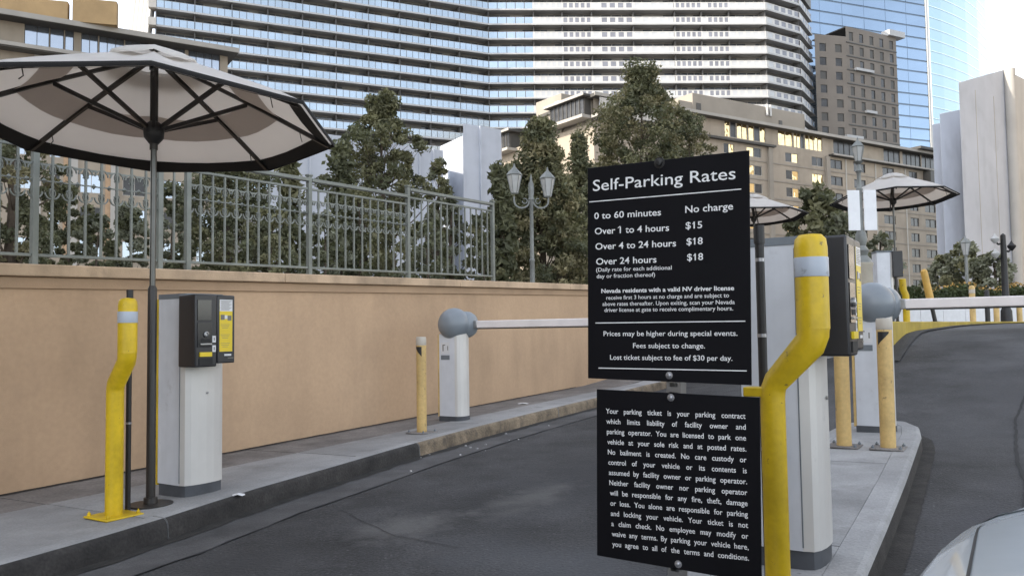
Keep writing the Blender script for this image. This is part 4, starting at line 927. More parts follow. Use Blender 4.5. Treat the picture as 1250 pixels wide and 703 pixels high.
def cards_obj(name, groups, parent, kind='stuff'):
    """groups: list of (verts array n*4x3, material)"""
    V = np.concatenate([g[0] for g in groups]); nq = len(V)//4
    me = bpy.data.meshes.new(name); me.vertices.add(len(V)); me.vertices.foreach_set('co', V.ravel().astype(np.float32))
    me.loops.add(len(V)); me.loops.foreach_set('vertex_index', np.arange(len(V), dtype=np.int32)); me.polygons.add(nq)
    me.polygons.foreach_set('loop_start', np.arange(0, len(V), 4, dtype=np.int32))
    mi = np.concatenate([np.full(len(g[0])//4, i, np.int32) for i, g in enumerate(groups)]); 
    for g in groups: me.materials.append(M[g[1]])
    me.polygons.foreach_set('material_index', mi); me.update(calc_edges=True)
    o = link(name, me, parent)
    if kind: o['kind'] = kind
    return o
hd = tag(empty('hedge', (A.x, A.y, 1.8), yaw), 'clipped green hedge with orange blossoms on top of the white planter wall', 'hedge')
def hedge_pos(n):
    x = rng.random(n)*Ln; y = 0.3+rng.random(n)*0.9; z = rng.random(n)**0.6*(0.85+0.12*np.sin(x*2.1)+0.08*np.sin(x*5.3))
    return np.stack([x, y, z], 1)
def hedge_top(n):
    x = np.concatenate([rng.normal(c, 0.8, n//4) for c in (3.5, 5.0, 6.2, 7.5)]); return np.stack([x, 0.3+rng.random(len(x))*0.6, 0.85+0.12*np.sin(x*2.1)+0.14*rng.random(len(x))], 1)
cards_obj('foliage', [(cards(7000, hedge_pos, 0.10, 'leaf_hedge'), 'leaf_hedge'), (cards(240, hedge_top, 0.07, 'petal'), 'petal')], hd)

# ------------------------------------------------------------------ trees
def tree(loc, H, W_, label, kind='pine', leafs=('leaf_pine', 'leaf_dark'), nclump=70, per=110, size=0.11, crown0=0.25, shape='round', seed=1, group=None, trunk_r=0.16, lean=0.0, cl=0.5):
    global rng
    rng = np.random.default_rng(seed); rd = random.Random(seed)
    o = tag(empty({'pine': 'pine_tree', 'broad': 'broadleaf_tree', 'conifer': 'conifer_tree', 'shrub': 'shrub'}[kind], loc), label, 'shrub' if kind == 'shrub' else 'tree', group)
    R = W_/2; cs = []
    tr = [(lean*(z/H)**1.5*H*0.1+0.05*sin(z*1.3+seed), 0.05*cos(z*1.1+seed), z) for z in [H*k/8*0.94 for k in range(9)]]
    MB().tube(tr, [trunk_r*(1-0.88*k/8) for k in range(9)], 'bark', n=8).obj('trunk', o, smooth=True)
    def axis(z):
        k = min(7, int(z/(H*0.94)*8)); return Vector(tr[max(0, k)])
    limbs = MB(); 
    for i in range(nclump):
        f = (i+rd.random())/nclump; z = H*(crown0+(1-crown0)*f)
        if shape == 'cone': rr = R*(1-f)**0.75*1.05+0.10*R*(1-f)
        elif shape == 'round': rr = R*(max(0.0, 1-(2*f-0.85)**2/1.35))**0.55
        elif shape == 'pine': rr = R*(0.30+0.85*sin(pi*min(1, f*0.93+0.14)))*(0.82+0.3*sin(f*17+seed))*0.85
        else: rr = R*(1-0.35*f)
        a = i*2.39996+rd.uniform(-0.5, 0.5); rr *= 0.78+0.42*rd.random()*(1+0.3*sin(3*a+seed)); r = rr*(0.30+0.70*sqrt(rd.random()))
        ax = axis(z); c = Vector((ax.x+r*cos(a), ax.y+r*sin(a), z)); cs.append((c, rr))
        if i % 2 == 0 or kind == 'pine':
            st = axis(max(0.2, z-0.55*r)); m1 = st.lerp(c, 0.5)+Vector((0, 0, -0.08*r)); rb = trunk_r*0.30*(1.1-f)
            limbs.tube([st, m1, c], [rb, rb*0.6, rb*0.2], 'bark', n=5)
    limbs.obj('limbs', o, smooth=True)['kind'] = 'stuff'
    k_ = cl*R*0.55 if shape != 'cone' else cl*R*0.6
    gs = []
    C_ = np.array([c for c, _ in cs]); which = rng.random(len(C_))
    for j, lf in enumerate(leafs):
        sel = C_[(which*len(leafs)).astype(int) == j]
        if not len(sel): continue
        cc = np.repeat(sel, per, 0); nrm = rng.normal(size=cc.shape); nrm /= np.linalg.norm(nrm, axis=1)[:, None]; rad = k_*rng.random((len(cc), 1))**0.45*(0.6+0.8*np.repeat(rng.random((len(sel), 1)), per, 0))
        P = cc+nrm*rad*np.array([1, 1, 0.72]); P = P[P[:, 2] > 0.02]
        gs.append((cards(0, lambda n: P, size, lf, aspect=2.2 if kind in ('pine', 'conifer') else 1.5), lf))
    cards_obj('crown', gs, o)
    return o
TZ = 1.55
def plant(px, ptop, Y, wpx, *a, base=TZ, **k):
    b = at(px, 340, Y); H = at(px, ptop, Y).z-base; return tree((b.x, b.y, base), H, wpx*Y/1000, *a, **k)
plant(468, 118, 30, 135, 'open crowned pine tree with bare limbs showing behind the middle of the railing', kind='pine', shape='pine', crown0=0.42, nclump=150, per=120, size=0.075, cl=0.26, seed=3, leafs=('leaf_pine', 'leaf_dark', 'leaf_pine'))
plant(662, 150, 30, 132, 'dense conical conifer right behind the double lantern lamp post', kind='conifer', shape='cone', crown0=0.06, nclump=330, per=110, size=0.085, seed=5, leafs=('leaf_dark', 'leaf_pine', 'leaf_olive'), cl=0.36)
plant(708, 165, 33, 60, 'narrow conifer squeezed between the conical conifer and the tallest tree', kind='conifer', shape='cone', crown0=0.1, nclump=140, per=90, size=0.085, seed=6, leafs=('leaf_pine', 'leaf_dark'), cl=0.5)
plant(787, 84, 36, 190, 'tallest bushy tree standing behind the top of the rates sign', kind='broad', shape='pine', crown0=0.2, nclump=330, per=130, size=0.095, seed=8, leafs=('leaf_olive', 'leaf_pine', 'leaf_dark'), cl=0.25)
plant(845, 140, 38, 75, 'smaller bushy tree right of the tallest tree above the rates sign', kind='broad', shape='round', crown0=0.2, nclump=120, per=110, size=0.095, seed=9, leafs=('leaf_olive', 'leaf_dark'), cl=0.36)
plant(612, 205, 27, 45, 'dark low conifer behind the end post of the railing', kind='conifer', shape='cone', crown0=0.05, nclump=40, per=90, size=0.13, seed=10, leafs=('leaf_dark',), cl=0.8)
plant(10, 110, 15, 110, 'dark green tree behind the railing at the far left edge', kind='broad', shape='round', crown0=0.1, nclump=80, per=300, size=0.05, seed=11, leafs=('leaf_dark', 'leaf_olive'), cl=0.5)
plant(80, 228, 20, 62, 'round green shrub left of the tan window behind the railing', kind='shrub', shape='round', crown0=0.05, nclump=60, per=220, size=0.06, seed=12, leafs=('leaf_dark', 'leaf_pine'), trunk_r=0.06)
plant(158, 252, 18, 58, 'small dark shrub behind the big parasol pole and railing', kind='shrub', shape='round', crown0=0.05, nclump=50, per=200, size=0.055, seed=13, leafs=('leaf_dark', 'leaf_grey'), trunk_r=0.06)
plant(278, 190, 21, 125, 'wide dark leafy tree behind the railing right of the big parasol pole', kind='broad', shape='round', crown0=0.05, nclump=130, per=220, size=0.06, seed=14, leafs=('leaf_dark', 'leaf_pine'), cl=0.45)
plant(212, 225, 19, 60, 'pale grey green shrub behind the pair of close railing posts', kind='shrub', shape='round', crown0=0.02, nclump=60, per=160, size=0.055, seed=15, leafs=('leaf_grey', 'leaf_dark'), trunk_r=0.06)
plant(352, 175, 26, 50, 'young pine showing just right of the big parasol edge', kind='pine', shape='cone', crown0=0.1, nclump=40, per=80, size=0.12, seed=16, leafs=('leaf_dark', 'leaf_pine'), cl=0.8)
plant(418, 178, 28, 58, 'young pine left of the open crowned pine', kind='pine', shape='cone', crown0=0.1, nclump=44, per=80, size=0.12, seed=17, leafs=('leaf_dark',), cl=0.75)
plant(395, 262, 22, 60, 'low dark shrub under the young pines behind the railing', kind='shrub', shape='round', crown0=0.0, nclump=40, per=90, size=0.10, seed=18, leafs=('leaf_dark', 'leaf_grey'), trunk_r=0.06)
plant(535, 195, 34, 50, 'slight pine with thin crown right of the open crowned pine', kind='pine', shape='pine', crown0=0.3, nclump=30, per=70, size=0.13, seed=19, leafs=('leaf_pine', 'leaf_grey'), cl=0.5)
plant(552, 240, 30, 55, 'small sparse sapling before the sunlit white wall', kind='pine', shape='pine', crown0=0.2, nclump=24, per=60, size=0.12, seed=20, leafs=('leaf_dark', 'leaf_grey'), cl=0.5)
plant(480, 262, 24, 80, 'low dark bush behind the railing under the open crowned pine', kind='shrub', shape='round', crown0=0.0, nclump=36, per=90, size=0.10, seed=31, leafs=('leaf_dark', 'leaf_pine'), trunk_r=0.06)
plant(120, 262, 17, 50, 'low dark shrub just right of the tan window behind the railing', kind='shrub', shape='round', crown0=0.0, nclump=36, per=120, size=0.07, seed=41, leafs=('leaf_grey', 'leaf_dark'), trunk_r=0.05)
plant(330, 255, 18, 70, 'dark shrub behind the railing below the big parasol right edge', kind='shrub', shape='round', crown0=0.0, nclump=44, per=130, size=0.075, seed=42, leafs=('leaf_dark', 'leaf_pine'), trunk_r=0.05)
plant(440, 235, 26, 75, 'mid green tree filling the railing left of the open pine trunk', kind='broad', shape='round', crown0=0.05, nclump=60, per=130, size=0.09, seed=43, leafs=('leaf_dark', 'leaf_pine'), cl=0.5)
plant(520, 275, 22, 60, 'low pale shrub behind the railing post step', kind='shrub', shape='round', crown0=0.0, nclump=30, per=100, size=0.08, seed=44, leafs=('leaf_grey', 'leaf_dark'), trunk_r=0.05)
plant(590, 262, 24, 50, 'narrow dark shrub behind the last railing bay', kind='shrub', shape='round', crown0=0.0, nclump=40, per=120, size=0.08, seed=45, leafs=('leaf_dark', 'leaf_pine'), trunk_r=0.05)
plant(1000, 232, 27, 75, 'grey green tree behind the small parasol and the near pay machine', base=DZ, kind='broad', shape='round', crown0=0.3, nclump=50, per=90, size=0.14, seed=21, leafs=('leaf_pine', 'leaf_dark'), cl=0.55)
plant(1030, 262, 24, 70, 'lower grey green tree behind the lamp post pedestal', base=DZ, kind='broad', shape='round', crown0=0.2, nclump=44, per=80, size=0.12, seed=22, leafs=('leaf_grey', 'leaf_dark'), cl=0.55)
plant(1075, 288, 27, 45, 'sparse grey sapling right of the lamp post', base=DZ, kind='broad', shape='round', crown0=0.1, nclump=30, per=50, size=0.11, seed=23, leafs=('leaf_grey',), cl=0.6)
plant(1152, 312, 44, 45, 'far olive tree at the left of the grey green group behind the hedge', base=DZ, kind='broad', shape='round', crown0=0.1, nclump=40, per=90, size=0.17, seed=24, leafs=('leaf_pine', 'leaf_grey'), group='trees beyond the hedge')
plant(1180, 298, 42, 50, 'far grey green tree in the middle of the group behind the hedge', base=DZ, kind='broad', shape='round', crown0=0.1, nclump=50, per=80, size=0.17, seed=25, leafs=('leaf_grey', 'leaf_pine'), group='trees beyond the hedge')
plant(1215, 312, 40, 48, 'far pale grey tree beside the black lamp post', base=DZ, kind='broad', shape='round', crown0=0.05, nclump=44, per=80, size=0.16, seed=26, leafs=('leaf_grey',), group='trees beyond the hedge')

# ------------------------------------------------------------------ buildings
def wallbox(pts, z0, z1, mname, name, parent, top=None):
    mb = MB().prism([(p[0], p[1]) for p in pts], z0, z1, mname); return mb.obj(name, parent)
def basis(a, b):                      # frame along the wall a->b (plan), x along, y into the building, origin at a
    d = Vector((b[0]-a[0], b[1]-a[1], 0)); l = d.length; d.normalize(); n = Vector((-d.y, d.x, 0)); return d, n, l
def piece(name, parent, a, d, n, x0, x1, y0, y1, z0, z1, mname, bevel=0):
    vs = []
    for z in (z0, z1):
        for x, y in ((x0, y0), (x1, y0), (x1, y1), (x0, y1)): v = Vector((a[0], a[1], 0))+d*x+n*y; vs.append((v.x, v.y, z))
    return MB().add(vs, [(0, 3, 2, 1), (4, 5, 6, 7), (0, 1, 5, 4), (1, 2, 6, 5), (2, 3, 7, 6), (3, 0, 4, 7)], mname).obj(name, parent, bevel=bevel)
def window_unit(w, h, glass, frame='frame_light', nm=2, depth=0.18, sill=True, curtain=False):
    """recessed window: frame mesh plus a pane mesh, origin bottom left, y into the wall"""
    f = MB(); t = 0.07
    f.box((0, 0.0, 0), (t, depth, h), frame).box((w-t, 0.0, 0), (w, depth, h), frame).box((t, 0.0, h-t), (w-t, depth, h), frame).box((t, 0.0, 0), (w-t, depth, t), frame)
    for k in range(1, nm): f.box((w*k/nm-0.03, 0.03, t), (w*k/nm+0.03, depth-0.02, h-t), frame)
    if sill: f.box((-0.08, -0.10, -0.10), (w+0.08, 0.0, 0.0), 'beige_ledge')
    p = MB()
    for k in range(nm):
        gl_ = 'window_dark' if glass == 'window_sun_gold' and random.random() < 0.3 else glass  # some panes dark, patterning the tinted reflection
        tl = random.uniform(-0.012, 0.012); x0, x1 = (w*k/nm+0.03, w*(k+1)/nm-0.03)
        p.add([(x0, depth*0.6+tl, t*0.5), (x1, depth*0.6-tl, t*0.5), (x1, depth*0.6-tl*0.5, h-t*0.5), (x0, depth*0.6+tl*0.5, h-t*0.5)], [(0, 1, 2, 3)], gl_)
    return f.mesh('window'), p.mesh('pane')
def punch(parent, a, d, n, L_, z0, z1, wins, mname, thick=0.5, name='wall'):
    """one wall sheet with real openings; wins = [(x0,x1,za,zb)]"""
    xs = sorted({0, L_, *[w[0] for w in wins], *[w[1] for w in wins]}); zs_ = sorted({z0, z1, *[w[2] for w in wins], *[w[3] for w in wins]})
    mb = MB(); P = lambda x, y, z: Vector((a[0], a[1], z))+d*x+n*y
    for i in range(len(xs)-1):
        for j in range(len(zs_)-1):
            cx, cz = (xs[i]+xs[i+1])/2, (zs_[j]+zs_[j+1])/2
            if any(w[0] < cx < w[1] and w[2] < cz < w[3] for w in wins): continue
            mb.quad(P(xs[i], 0, zs_[j]), P(xs[i+1], 0, zs_[j]), P(xs[i+1], 0, zs_[j+1]), P(xs[i], 0, zs_[j+1]), mname)
    for x0, x1, za, zb in wins:
        mb.quad(P(x0, 0, za), P(x0, thick, za), P(x0, thick, zb), P(x0, 0, zb), mname); mb.quad(P(x1, 0, za), P(x1, 0, zb), P(x1, thick, zb), P(x1, thick, za), mname)
        mb.quad(P(x0, 0, za), P(x1, 0, za), P(x1, thick, za), P(x0, thick, za), mname); mb.quad(P(x0, 0, zb), P(x0, thick, zb), P(x1, thick, zb), P(x1, 0, zb), mname)
    return mb.obj(name, parent)
WC = {}
def put_window(parent, a, d, n, x0, x1, za, zb, glass, frame='frame_light', nm=2, sill=True, inset=0.22):
    key = (round(x1-x0, 1), round(zb-za, 1), glass, frame, nm, sill, random.randint(0, 5))
    if key not in WC: WC[key] = window_unit(1.0*(round(x1-x0, 2)), round(zb-za, 2), glass, frame, nm, sill=sill)
    fm, pm = WC[key]; o = link('window', fm, parent); v = Vector((a[0], a[1], za))+d*x0+n*inset*0.3; o.location = v; o.rotation_euler = (0, 0, atan2(d.y, d.x)); link('pane', pm, o)
    return o

# ---- tower A: curved hotel with balcony rows
TA = tag(empty('hotel_tower', (0, 0, 0)), 'huge curved hotel tower with rows of glass fronted balconies filling the top', 'tower')
P1 = at(190, 100, 145); P2 = at(597, 100, 172); P3 = at(938, 100, 174); P4 = at(979, 100, 180); P5 = at(993, 100, 190)
ZB = at(802, 4.6, 172).z; FH = 3.2
FRAC2 = [597, 652, 687, 723, 774, 825, 858, 892, 938]
def bay_meshes(idx, sunny):
    fr = 'baluster_white'; B = {}
    mb = MB()      # balustrade, unit width, front at y=0
    npn = 5
    hgt = 1.36
    for k in range(npn):
        x0, x1 = k/npn, (k+1)/npn
        gl = 'tower_glass' if not sunny else ('tower_pane' if (k*7+idx*3) % 9 else 'tower_frost')  # sun and shade put into the colours: white frames, grey panes where lit
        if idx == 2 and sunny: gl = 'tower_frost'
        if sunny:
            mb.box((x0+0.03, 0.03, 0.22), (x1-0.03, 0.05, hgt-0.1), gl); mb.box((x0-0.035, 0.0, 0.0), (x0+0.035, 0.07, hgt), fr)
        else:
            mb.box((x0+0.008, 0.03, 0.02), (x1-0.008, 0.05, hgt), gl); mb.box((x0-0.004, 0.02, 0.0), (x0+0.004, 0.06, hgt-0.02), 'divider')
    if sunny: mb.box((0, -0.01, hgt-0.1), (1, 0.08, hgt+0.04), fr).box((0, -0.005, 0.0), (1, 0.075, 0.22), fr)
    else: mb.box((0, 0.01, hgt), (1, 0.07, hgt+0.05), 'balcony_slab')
    return mb.mesh('balustrade')
BAL = {(i, s_): bay_meshes(i, s_) for i in range(3) for s_ in (False, True)}
def twin(idx):
    mb = MB(); rr = random.Random(idx)
    for k in range(4):
        x0, x1 = k/4, (k+1)/4; mb.box((x0+0.012, 0, 0), (x1-0.012, 0.05, 2.5), 'tower_window' if rr.random() > 0.22 else ('divider' if rr.random() > 0.5 else 'tower_wall'))
        mb.box((x0-0.012, -0.05, 0), (x0+0.012, 0.08, 2.55), 'tower_wall')
    mb.box((0, -0.02, 2.5), (1, 0.08, 2.95), 'tower_wall')
    return mb.mesh('glazing')
TWN = [twin(i) for i in range(5)]
DIVM = MB().box((-0.12, 0.3, 0), (0.12, 1.9, 2.92), 'fin_grey').mesh('divider')
segs = [(P1, P2, [k/10 for k in range(11)], False)]
fr2 = [(px-597)/(938-597) for px in FRAC2]; segs += [(P2, P3, fr2, True), (P3, P4, [0, 1], True), (P4, P5, [0, 1], True)]
NF = 14
for (a, b, fr_, sunny) in segs:
    d, n, l = basis(a, b)
    for fl in range(-1, NF):
        z = ZB-0.64-FH*(fl) - 0.02
        piece('balcony_slab', TA, a, d, n, -0.0, l, -0.12, 2.0, z-0.34, z, 'balcony_slab')
        for i in range(len(fr_)-1):
            x0, x1 = fr_[i]*l, fr_[i+1]*l; ang = atan2(d.y, d.x)
            o = link('balustrade', BAL[((fl*3+i*5) % 3, sunny and not (b is P3 and i == 0))], TA); o.location = Vector((a.x, a.y, z))+d*(x0+0.02)+n*0.0; o.rotation_euler = (0, 0, ang); o.scale = (x1-x0-0.04, 1, 1)
            o = link('glazing', TWN[(fl*7+i*3) % 5], TA); o.location = Vector((a.x, a.y, z+0.0))+d*x0+n*2.0; o.rotation_euler = (0, 0, ang); o.scale = (x1-x0, 1, 1)
            o = link('divider', DIVM, TA); o.location = Vector((a.x, a.y, z))+d*x0; o.rotation_euler = (0, 0, ang)
    piece('core_wall', TA, a, d, n, 0.05 if a is not P2 else 1.6, l+(1.6 if b is P2 else 0), 2.15, 9, 0.5, ZB+9, 'tower_wall')
    piece('upper_storeys', TA, a, d, n, 0, l, 0.0, 9, ZB+FH+2.2, ZB+FH+14, 'tower_wall')
# left end wall with leaning white fins
for k in range(5):
    pa = at(183-5*k, 0, 145+2.5*k); pb = at(171-4.5*k, 95, 145+2.5*k); w = 0.35
    MB().add([(pa.x-w+2*j*w, pa.y+dy*1.8, pa.z+12) if 0 else None for j in ()] or [], [], 'baluster_white') if 0 else None
    e1 = pa+(pa-pb)*0.4; e0 = pb+(pb-pa)*0.5; vs = []
    for e in (e0, e1):
        for x, y in ((-w, 0), (w, 0), (w, 1.6), (-w, 1.6)): vs.append((e.x+x, e.y+y, e.z))
    MB().add(vs, [(0, 3, 2, 1), (4, 5, 6, 7), (0, 1, 5, 4), (1, 2, 6, 5), (2, 3, 7, 6), (3, 0, 4, 7)], 'baluster_white').obj('fin', TA)
    if k < 4:
        vs = []
        for e in (e0, e1):
            for x, y in ((w, 0.9), (w+0.5, 0.9), (w+0.5, 2.2), (w, 2.2)): vs.append((e.x-x, e.y+y, e.z))
        MB().add(vs, [(0, 3, 2, 1), (4, 5, 6, 7), (0, 1, 5, 4), (1, 2, 6, 5), (2, 3, 7, 6), (3, 0, 4, 7)], 'divider').obj('fin_recess', TA)
# cream end bays of the left edge
for fl in range(-1, NF):
    z = ZB-0.66-FH*fl
    a = at(181, 50, 144.6); d, n, l = basis(a, P1); piece('end_balcony', TA, a, d, n, 0, l, -0.5, 1.6, z-0.3, z+1.1, 'cream_wall')

# ---- tower B: blue glass, with bright sky reflection coloured into the right face
TB = tag(empty('glass_tower', (0, 0, 0)), 'blue glass office tower at upper right with sky glare coloured into one face', 'tower')
Q1 = at(975, 100, 206); Q2 = at(1134, 100, 222)
d, n, l = basis(Q1, Q2)
piece('core', TB, Q1, d, n, 0.1, l-0.2, 0.35, 30, 0.5, 125, 'tower_wall')
fh = 3.15; nz_ = 38
for k in range(nz_):
    z0 = 4+k*fh
    if z0 < 24: continue
    for j in range(6):
        x0 = l*j/6; ty = random.uniform(-0.03, 0.03)
        vs = []
        for x, z, y in ((x0+0.04, z0+0.42, ty), (x0+l/6-0.04, z0+0.42, -ty), (x0+l/6-0.04, z0+fh-0.03, -ty*0.5), (x0+0.04, z0+fh-0.03, ty*0.5)):
            v = Vector((Q1.x, Q1.y, z))+d*x+n*y; vs.append(v)
        MB().add(vs, [(0, 1, 2, 3)], 'blue_glass').obj('glass_pane', TB)
    piece('spandrel', TB, Q1, d, n, 0, l, 0.12, 0.35, z0-0.02, z0+0.44, 'blue_line')
piece('corner_fin', TB, Q2, d, n, -0.35, 0.35, -0.25, 1.5, 10, 124, 'baluster_white')
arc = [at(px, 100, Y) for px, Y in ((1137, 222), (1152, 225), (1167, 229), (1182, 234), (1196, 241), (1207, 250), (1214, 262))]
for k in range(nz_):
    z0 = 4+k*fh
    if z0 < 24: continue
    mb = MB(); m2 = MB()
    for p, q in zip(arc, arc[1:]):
        mb.quad((p.x, p.y, z0+0.36), (q.x, q.y, z0+0.36), (q.x, q.y, z0+fh-0.02), (p.x, p.y, z0+fh-0.02), 'sky_glare_glass')
        m2.quad((p.x, p.y+0.15, z0-0.03), (q.x, q.y+0.15, z0-0.03), (q.x, q.y+0.15, z0+0.37), (p.x, p.y+0.15, z0+0.37), 'sky_glare_line')
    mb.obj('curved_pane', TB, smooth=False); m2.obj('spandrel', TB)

# ---- reflection in the glass of tower B, modelled as a solid brown block
BR = tag(empty('reflected_block', (0, 0, 0)), 'reflection in the blue glass tower built as a brown slab with window grid', 'building')
b1 = at(996, 100, 186); b2 = at(1033, 60, 188); b3 = at(1094, 60, 196)
zt = at(1040, 34, 189).z
def grid_face(parent, a, b, z0, z1, cols, wf, rows, wh, glass, wall, rowz=None, frame='frame_dark', sill=False, nm=1):
    d, n, l = basis(a, b); wins = []
    for c in range(cols):
        xc = l*(c+0.5)/cols; w = l/cols*wf
        for zc in rows: wins.append((xc-w/2, xc+w/2, zc-wh/2, zc+wh/2))
    punch(parent, a, d, n, l, z0, z1, wins, wall)
    for w in wins: put_window(parent, a, d, n, *w, random.choice(glass) if isinstance(glass, list) else glass, frame, nm, sill)
    return d, n, l
rows = [zt-2.2-3.25*k for k in range(14)]
grid_face(BR, b1, b2, 10, zt-2.5, 2, 0.42, rows[1:], 1.9, ['frame_dark', 'window_dark'], 'brown_wall')
d, n, l = grid_face(BR, b2, b3, 10, zt, 5, 0.40, rows, 2.1, ['frame_dark', 'frame_dark', 'window_dark'], 'brown_wall')
for k, r_ in enumerate(rows):
    if k % 1 == 0: piece('string_course', BR, b2, d, n, 0, l, -0.15, 0.05, r_-1.65, r_-1.42, 'frame_dark')
piece('parapet', BR, b2, d, n, l-3.2, l+2.4, -0.8, 1.5, zt-0.1, zt+1.3, 'balcony_slab')
for k, (x0, x1) in ((2, (2.5, 8.5)), (5, (5.5, 9.0)), (7, (-1.5, 4))): piece('light_canopy', BR, b2, d, n, x0, x1, -0.7, 0.0, rows[k]-1.5, rows[k]-0.9, 'balcony_slab')
wallbox([b1, b2, b3, (b3[0]+2, b3[1]+14), (b1[0], b1[1]+14)], 0.5, 9.9, 'brown_wall', 'base', BR)
d2, n2, l2 = basis(b3, (b3[0]+1.5, b3[1]+12)); piece('side_wall', BR, b3, d2, n2, 0, l2, -0.0, 0.3, 0.5, zt, 'brown_wall')
piece('roof', BR, b2, d, n, 0, l, 0.05, 10, zt-0.3, zt-0.05, 'roof_dark')

# ---- building C: beige hotel wing
BC = tag(empty('hotel_wing', (0, 0, 0)), 'long beige hotel wing with gold sun reflection tinted into its windows behind the signs and trees', 'building')
ZC = at(722, 115, 118).z
C0 = attop(724, 116, ZC); C3 = attop(1150, 191, ZC); C0 = Vector((C0.x, C0.y, 0)); C3 = Vector((C3.x, C3.y, 0))
dC, nC, lC = basis(C0, C3)
def along(px):                        # distance along the main face at which a pixel column meets it
    r_ = ray(px, 200); A_ = np.array([[dC.x, -r_.x], [dC.y, -r_.y]]); k = np.linalg.solve(A_, np.array([-C0.x, -C0.y])); return float(k[0])
def zface(px, py, off=0):
    x = along(px); p = C0+dC*x; r_ = ray(px, py); return EYE.z + r_.z*(p.y/r_.y)
FZ = 3.05; zr = ZC-0.9
topw = (zface(910, 148)-0.0, zface(910, 170))
wins = []; meta = []
def addw(p0, p1, z0, z1, g, fr='frame_light', nm=2): wins.append((along(p0), along(p1), z0, z1)); meta.append((g, fr, nm))
zt1 = zface(886, 147); zt0 = zface(886, 166.5)
for p0, p1, g, nm in ((886, 900, 'window_sun_gold', 2), (901, 914, 'window_sun_gold', 2), (915, 936, 'window_sun_gold', 3), (951, 969, 'window_sun_gold', 2), (970, 983, 'window_sun_gold', 3), (984, 1005, 'window_sun_gold', 4), (1018, 1045, 'window_dark', 4), (1079, 1099, 'window_dark', 3), (1102, 1124, 'window_dark', 4), (1125, 1148, 'window_dark', 4)):
    addw(p0, p1, zt0, zt1, g, 'frame_dark' if g == 'window_dark' else 'frame_light', nm)
rz = [zt0-1.1-FZ*k for k in range(9)]
cols = [(884, 897, 'm'), (912, 930, 'm'), (959, 975, 'm'), (991, 1005, 'm'), (1013, 1028, 'd'), (1042, 1056, 'd'), (1077, 1091, 'd'), (1109, 1119, 'd'), (1127, 1140, 'd')]
for k, z in enumerate(rz):
    for p0, p1, g in cols:
        addw(p0, p1, z-1.65, z, 'window_sun_gold' if g == 'm' and k < 5 else 'window_dark', 'frame_light' if g == 'm' else 'frame_dark', 2)
punch(BC, C0, dC, nC, lC, 1.0, ZC-0.45, wins, 'beige_wall', thick=0.6)
for w, (g, fr, nm) in zip(wins, meta): put_window(BC, C0, dC, nC, *w, g, fr, nm, sill=False)
piece('roof_slab', BC, C0, dC, nC, -0.6, lC+0.5, -1.2, 14, ZC-0.5, ZC, 'roof_dark')
piece('roof_edge', BC, C0, dC, nC, -0.7, lC+0.6, -1.32, -1.21, ZC-0.42, ZC+0.06, 'beige_ledge')
x6, x7 = along(848), along(944); piece('ledge', BC, C0, dC, nC, 0, x7, -0.8, 0, zt0-0.75, zt0-0.4, 'roof_dark')
piece('ledge', BC, C0, dC, nC, along(1012), lC, -1.0, 0, zt0-0.65, zt0-0.3, 'roof_dark'); piece('ledge_edge', BC, C0, dC, nC, along(1012), lC, -1.12, -1.005, zt0-0.55, zt0-0.25, 'beige_ledge')
for k, z in enumerate(rz[:8]): piece('string_course', BC, C0, dC, nC, 0, lC, -0.10, 0.0, z-2.35, z-2.15, 'beige_grey')
for px in (939, 1009): piece('pier', BC, C0, dC, nC, along(px)-0.5, along(px)+0.5, -0.45, 0, 1, zt0-0.8, 'beige_grey')
for px in (1032, 1068, 1104): piece('pilaster', BC, C0, dC, nC, along(px)-0.12, along(px)+0.12, -0.14, 0, 1, zt0-0.7, 'frame_light')
piece('back_mass', BC, C0, dC, nC, 0.2, lC, 0.75, 13, 0.5, ZC-0.55, 'beige_grey')
# penthouse box on the roof
x0, x1 = along(850)+2, along(985)+3
pb_ = piece('penthouse', BC, C0, dC, nC, x0, x1, 2.5, 9, ZC, ZC+4.2, 'beige_grey', 0.05)
piece('vent', BC, C0, dC, nC, along(957)+2, along(960)+2.2, 2.4, 2.49, ZC+0.8, ZC+2.2, 'frame_dark'); piece('vent', BC, C0, dC, nC, x0+0.8, x0+1.8, 2.4, 2.49, ZC+0.6, ZC+2.6, 'frame_dark')
piece('stair_box', BC, C0, dC, nC, x0-3, x0-0.01, 2.6, 8, ZC, ZC+2.6, 'beige_grey')
for dx_ in (0.0, 0.9): MB().tube([C0+dC*(along(932)+4+dx_)+nC*2.3+Vector((0, 0, ZC+2.6)), C0+dC*(along(932)+4+dx_)+nC*2.3+Vector((0, 0, ZC+4.6))], 0.22, 'baluster_white', n=8).obj('flue', BC, smooth=True)
x_ = lC; piece('end_block', BC, C0, dC, nC, lC-7, lC+0.2, -1.6, 8, zt0-4.5, zt0-0.8, 'frame_dark')
piece('end_canopy', BC, C0, dC, nC, along(1112), lC+1.5, -2.2, 4, ZC+0.1, ZC+0.6, 'roof_dark')
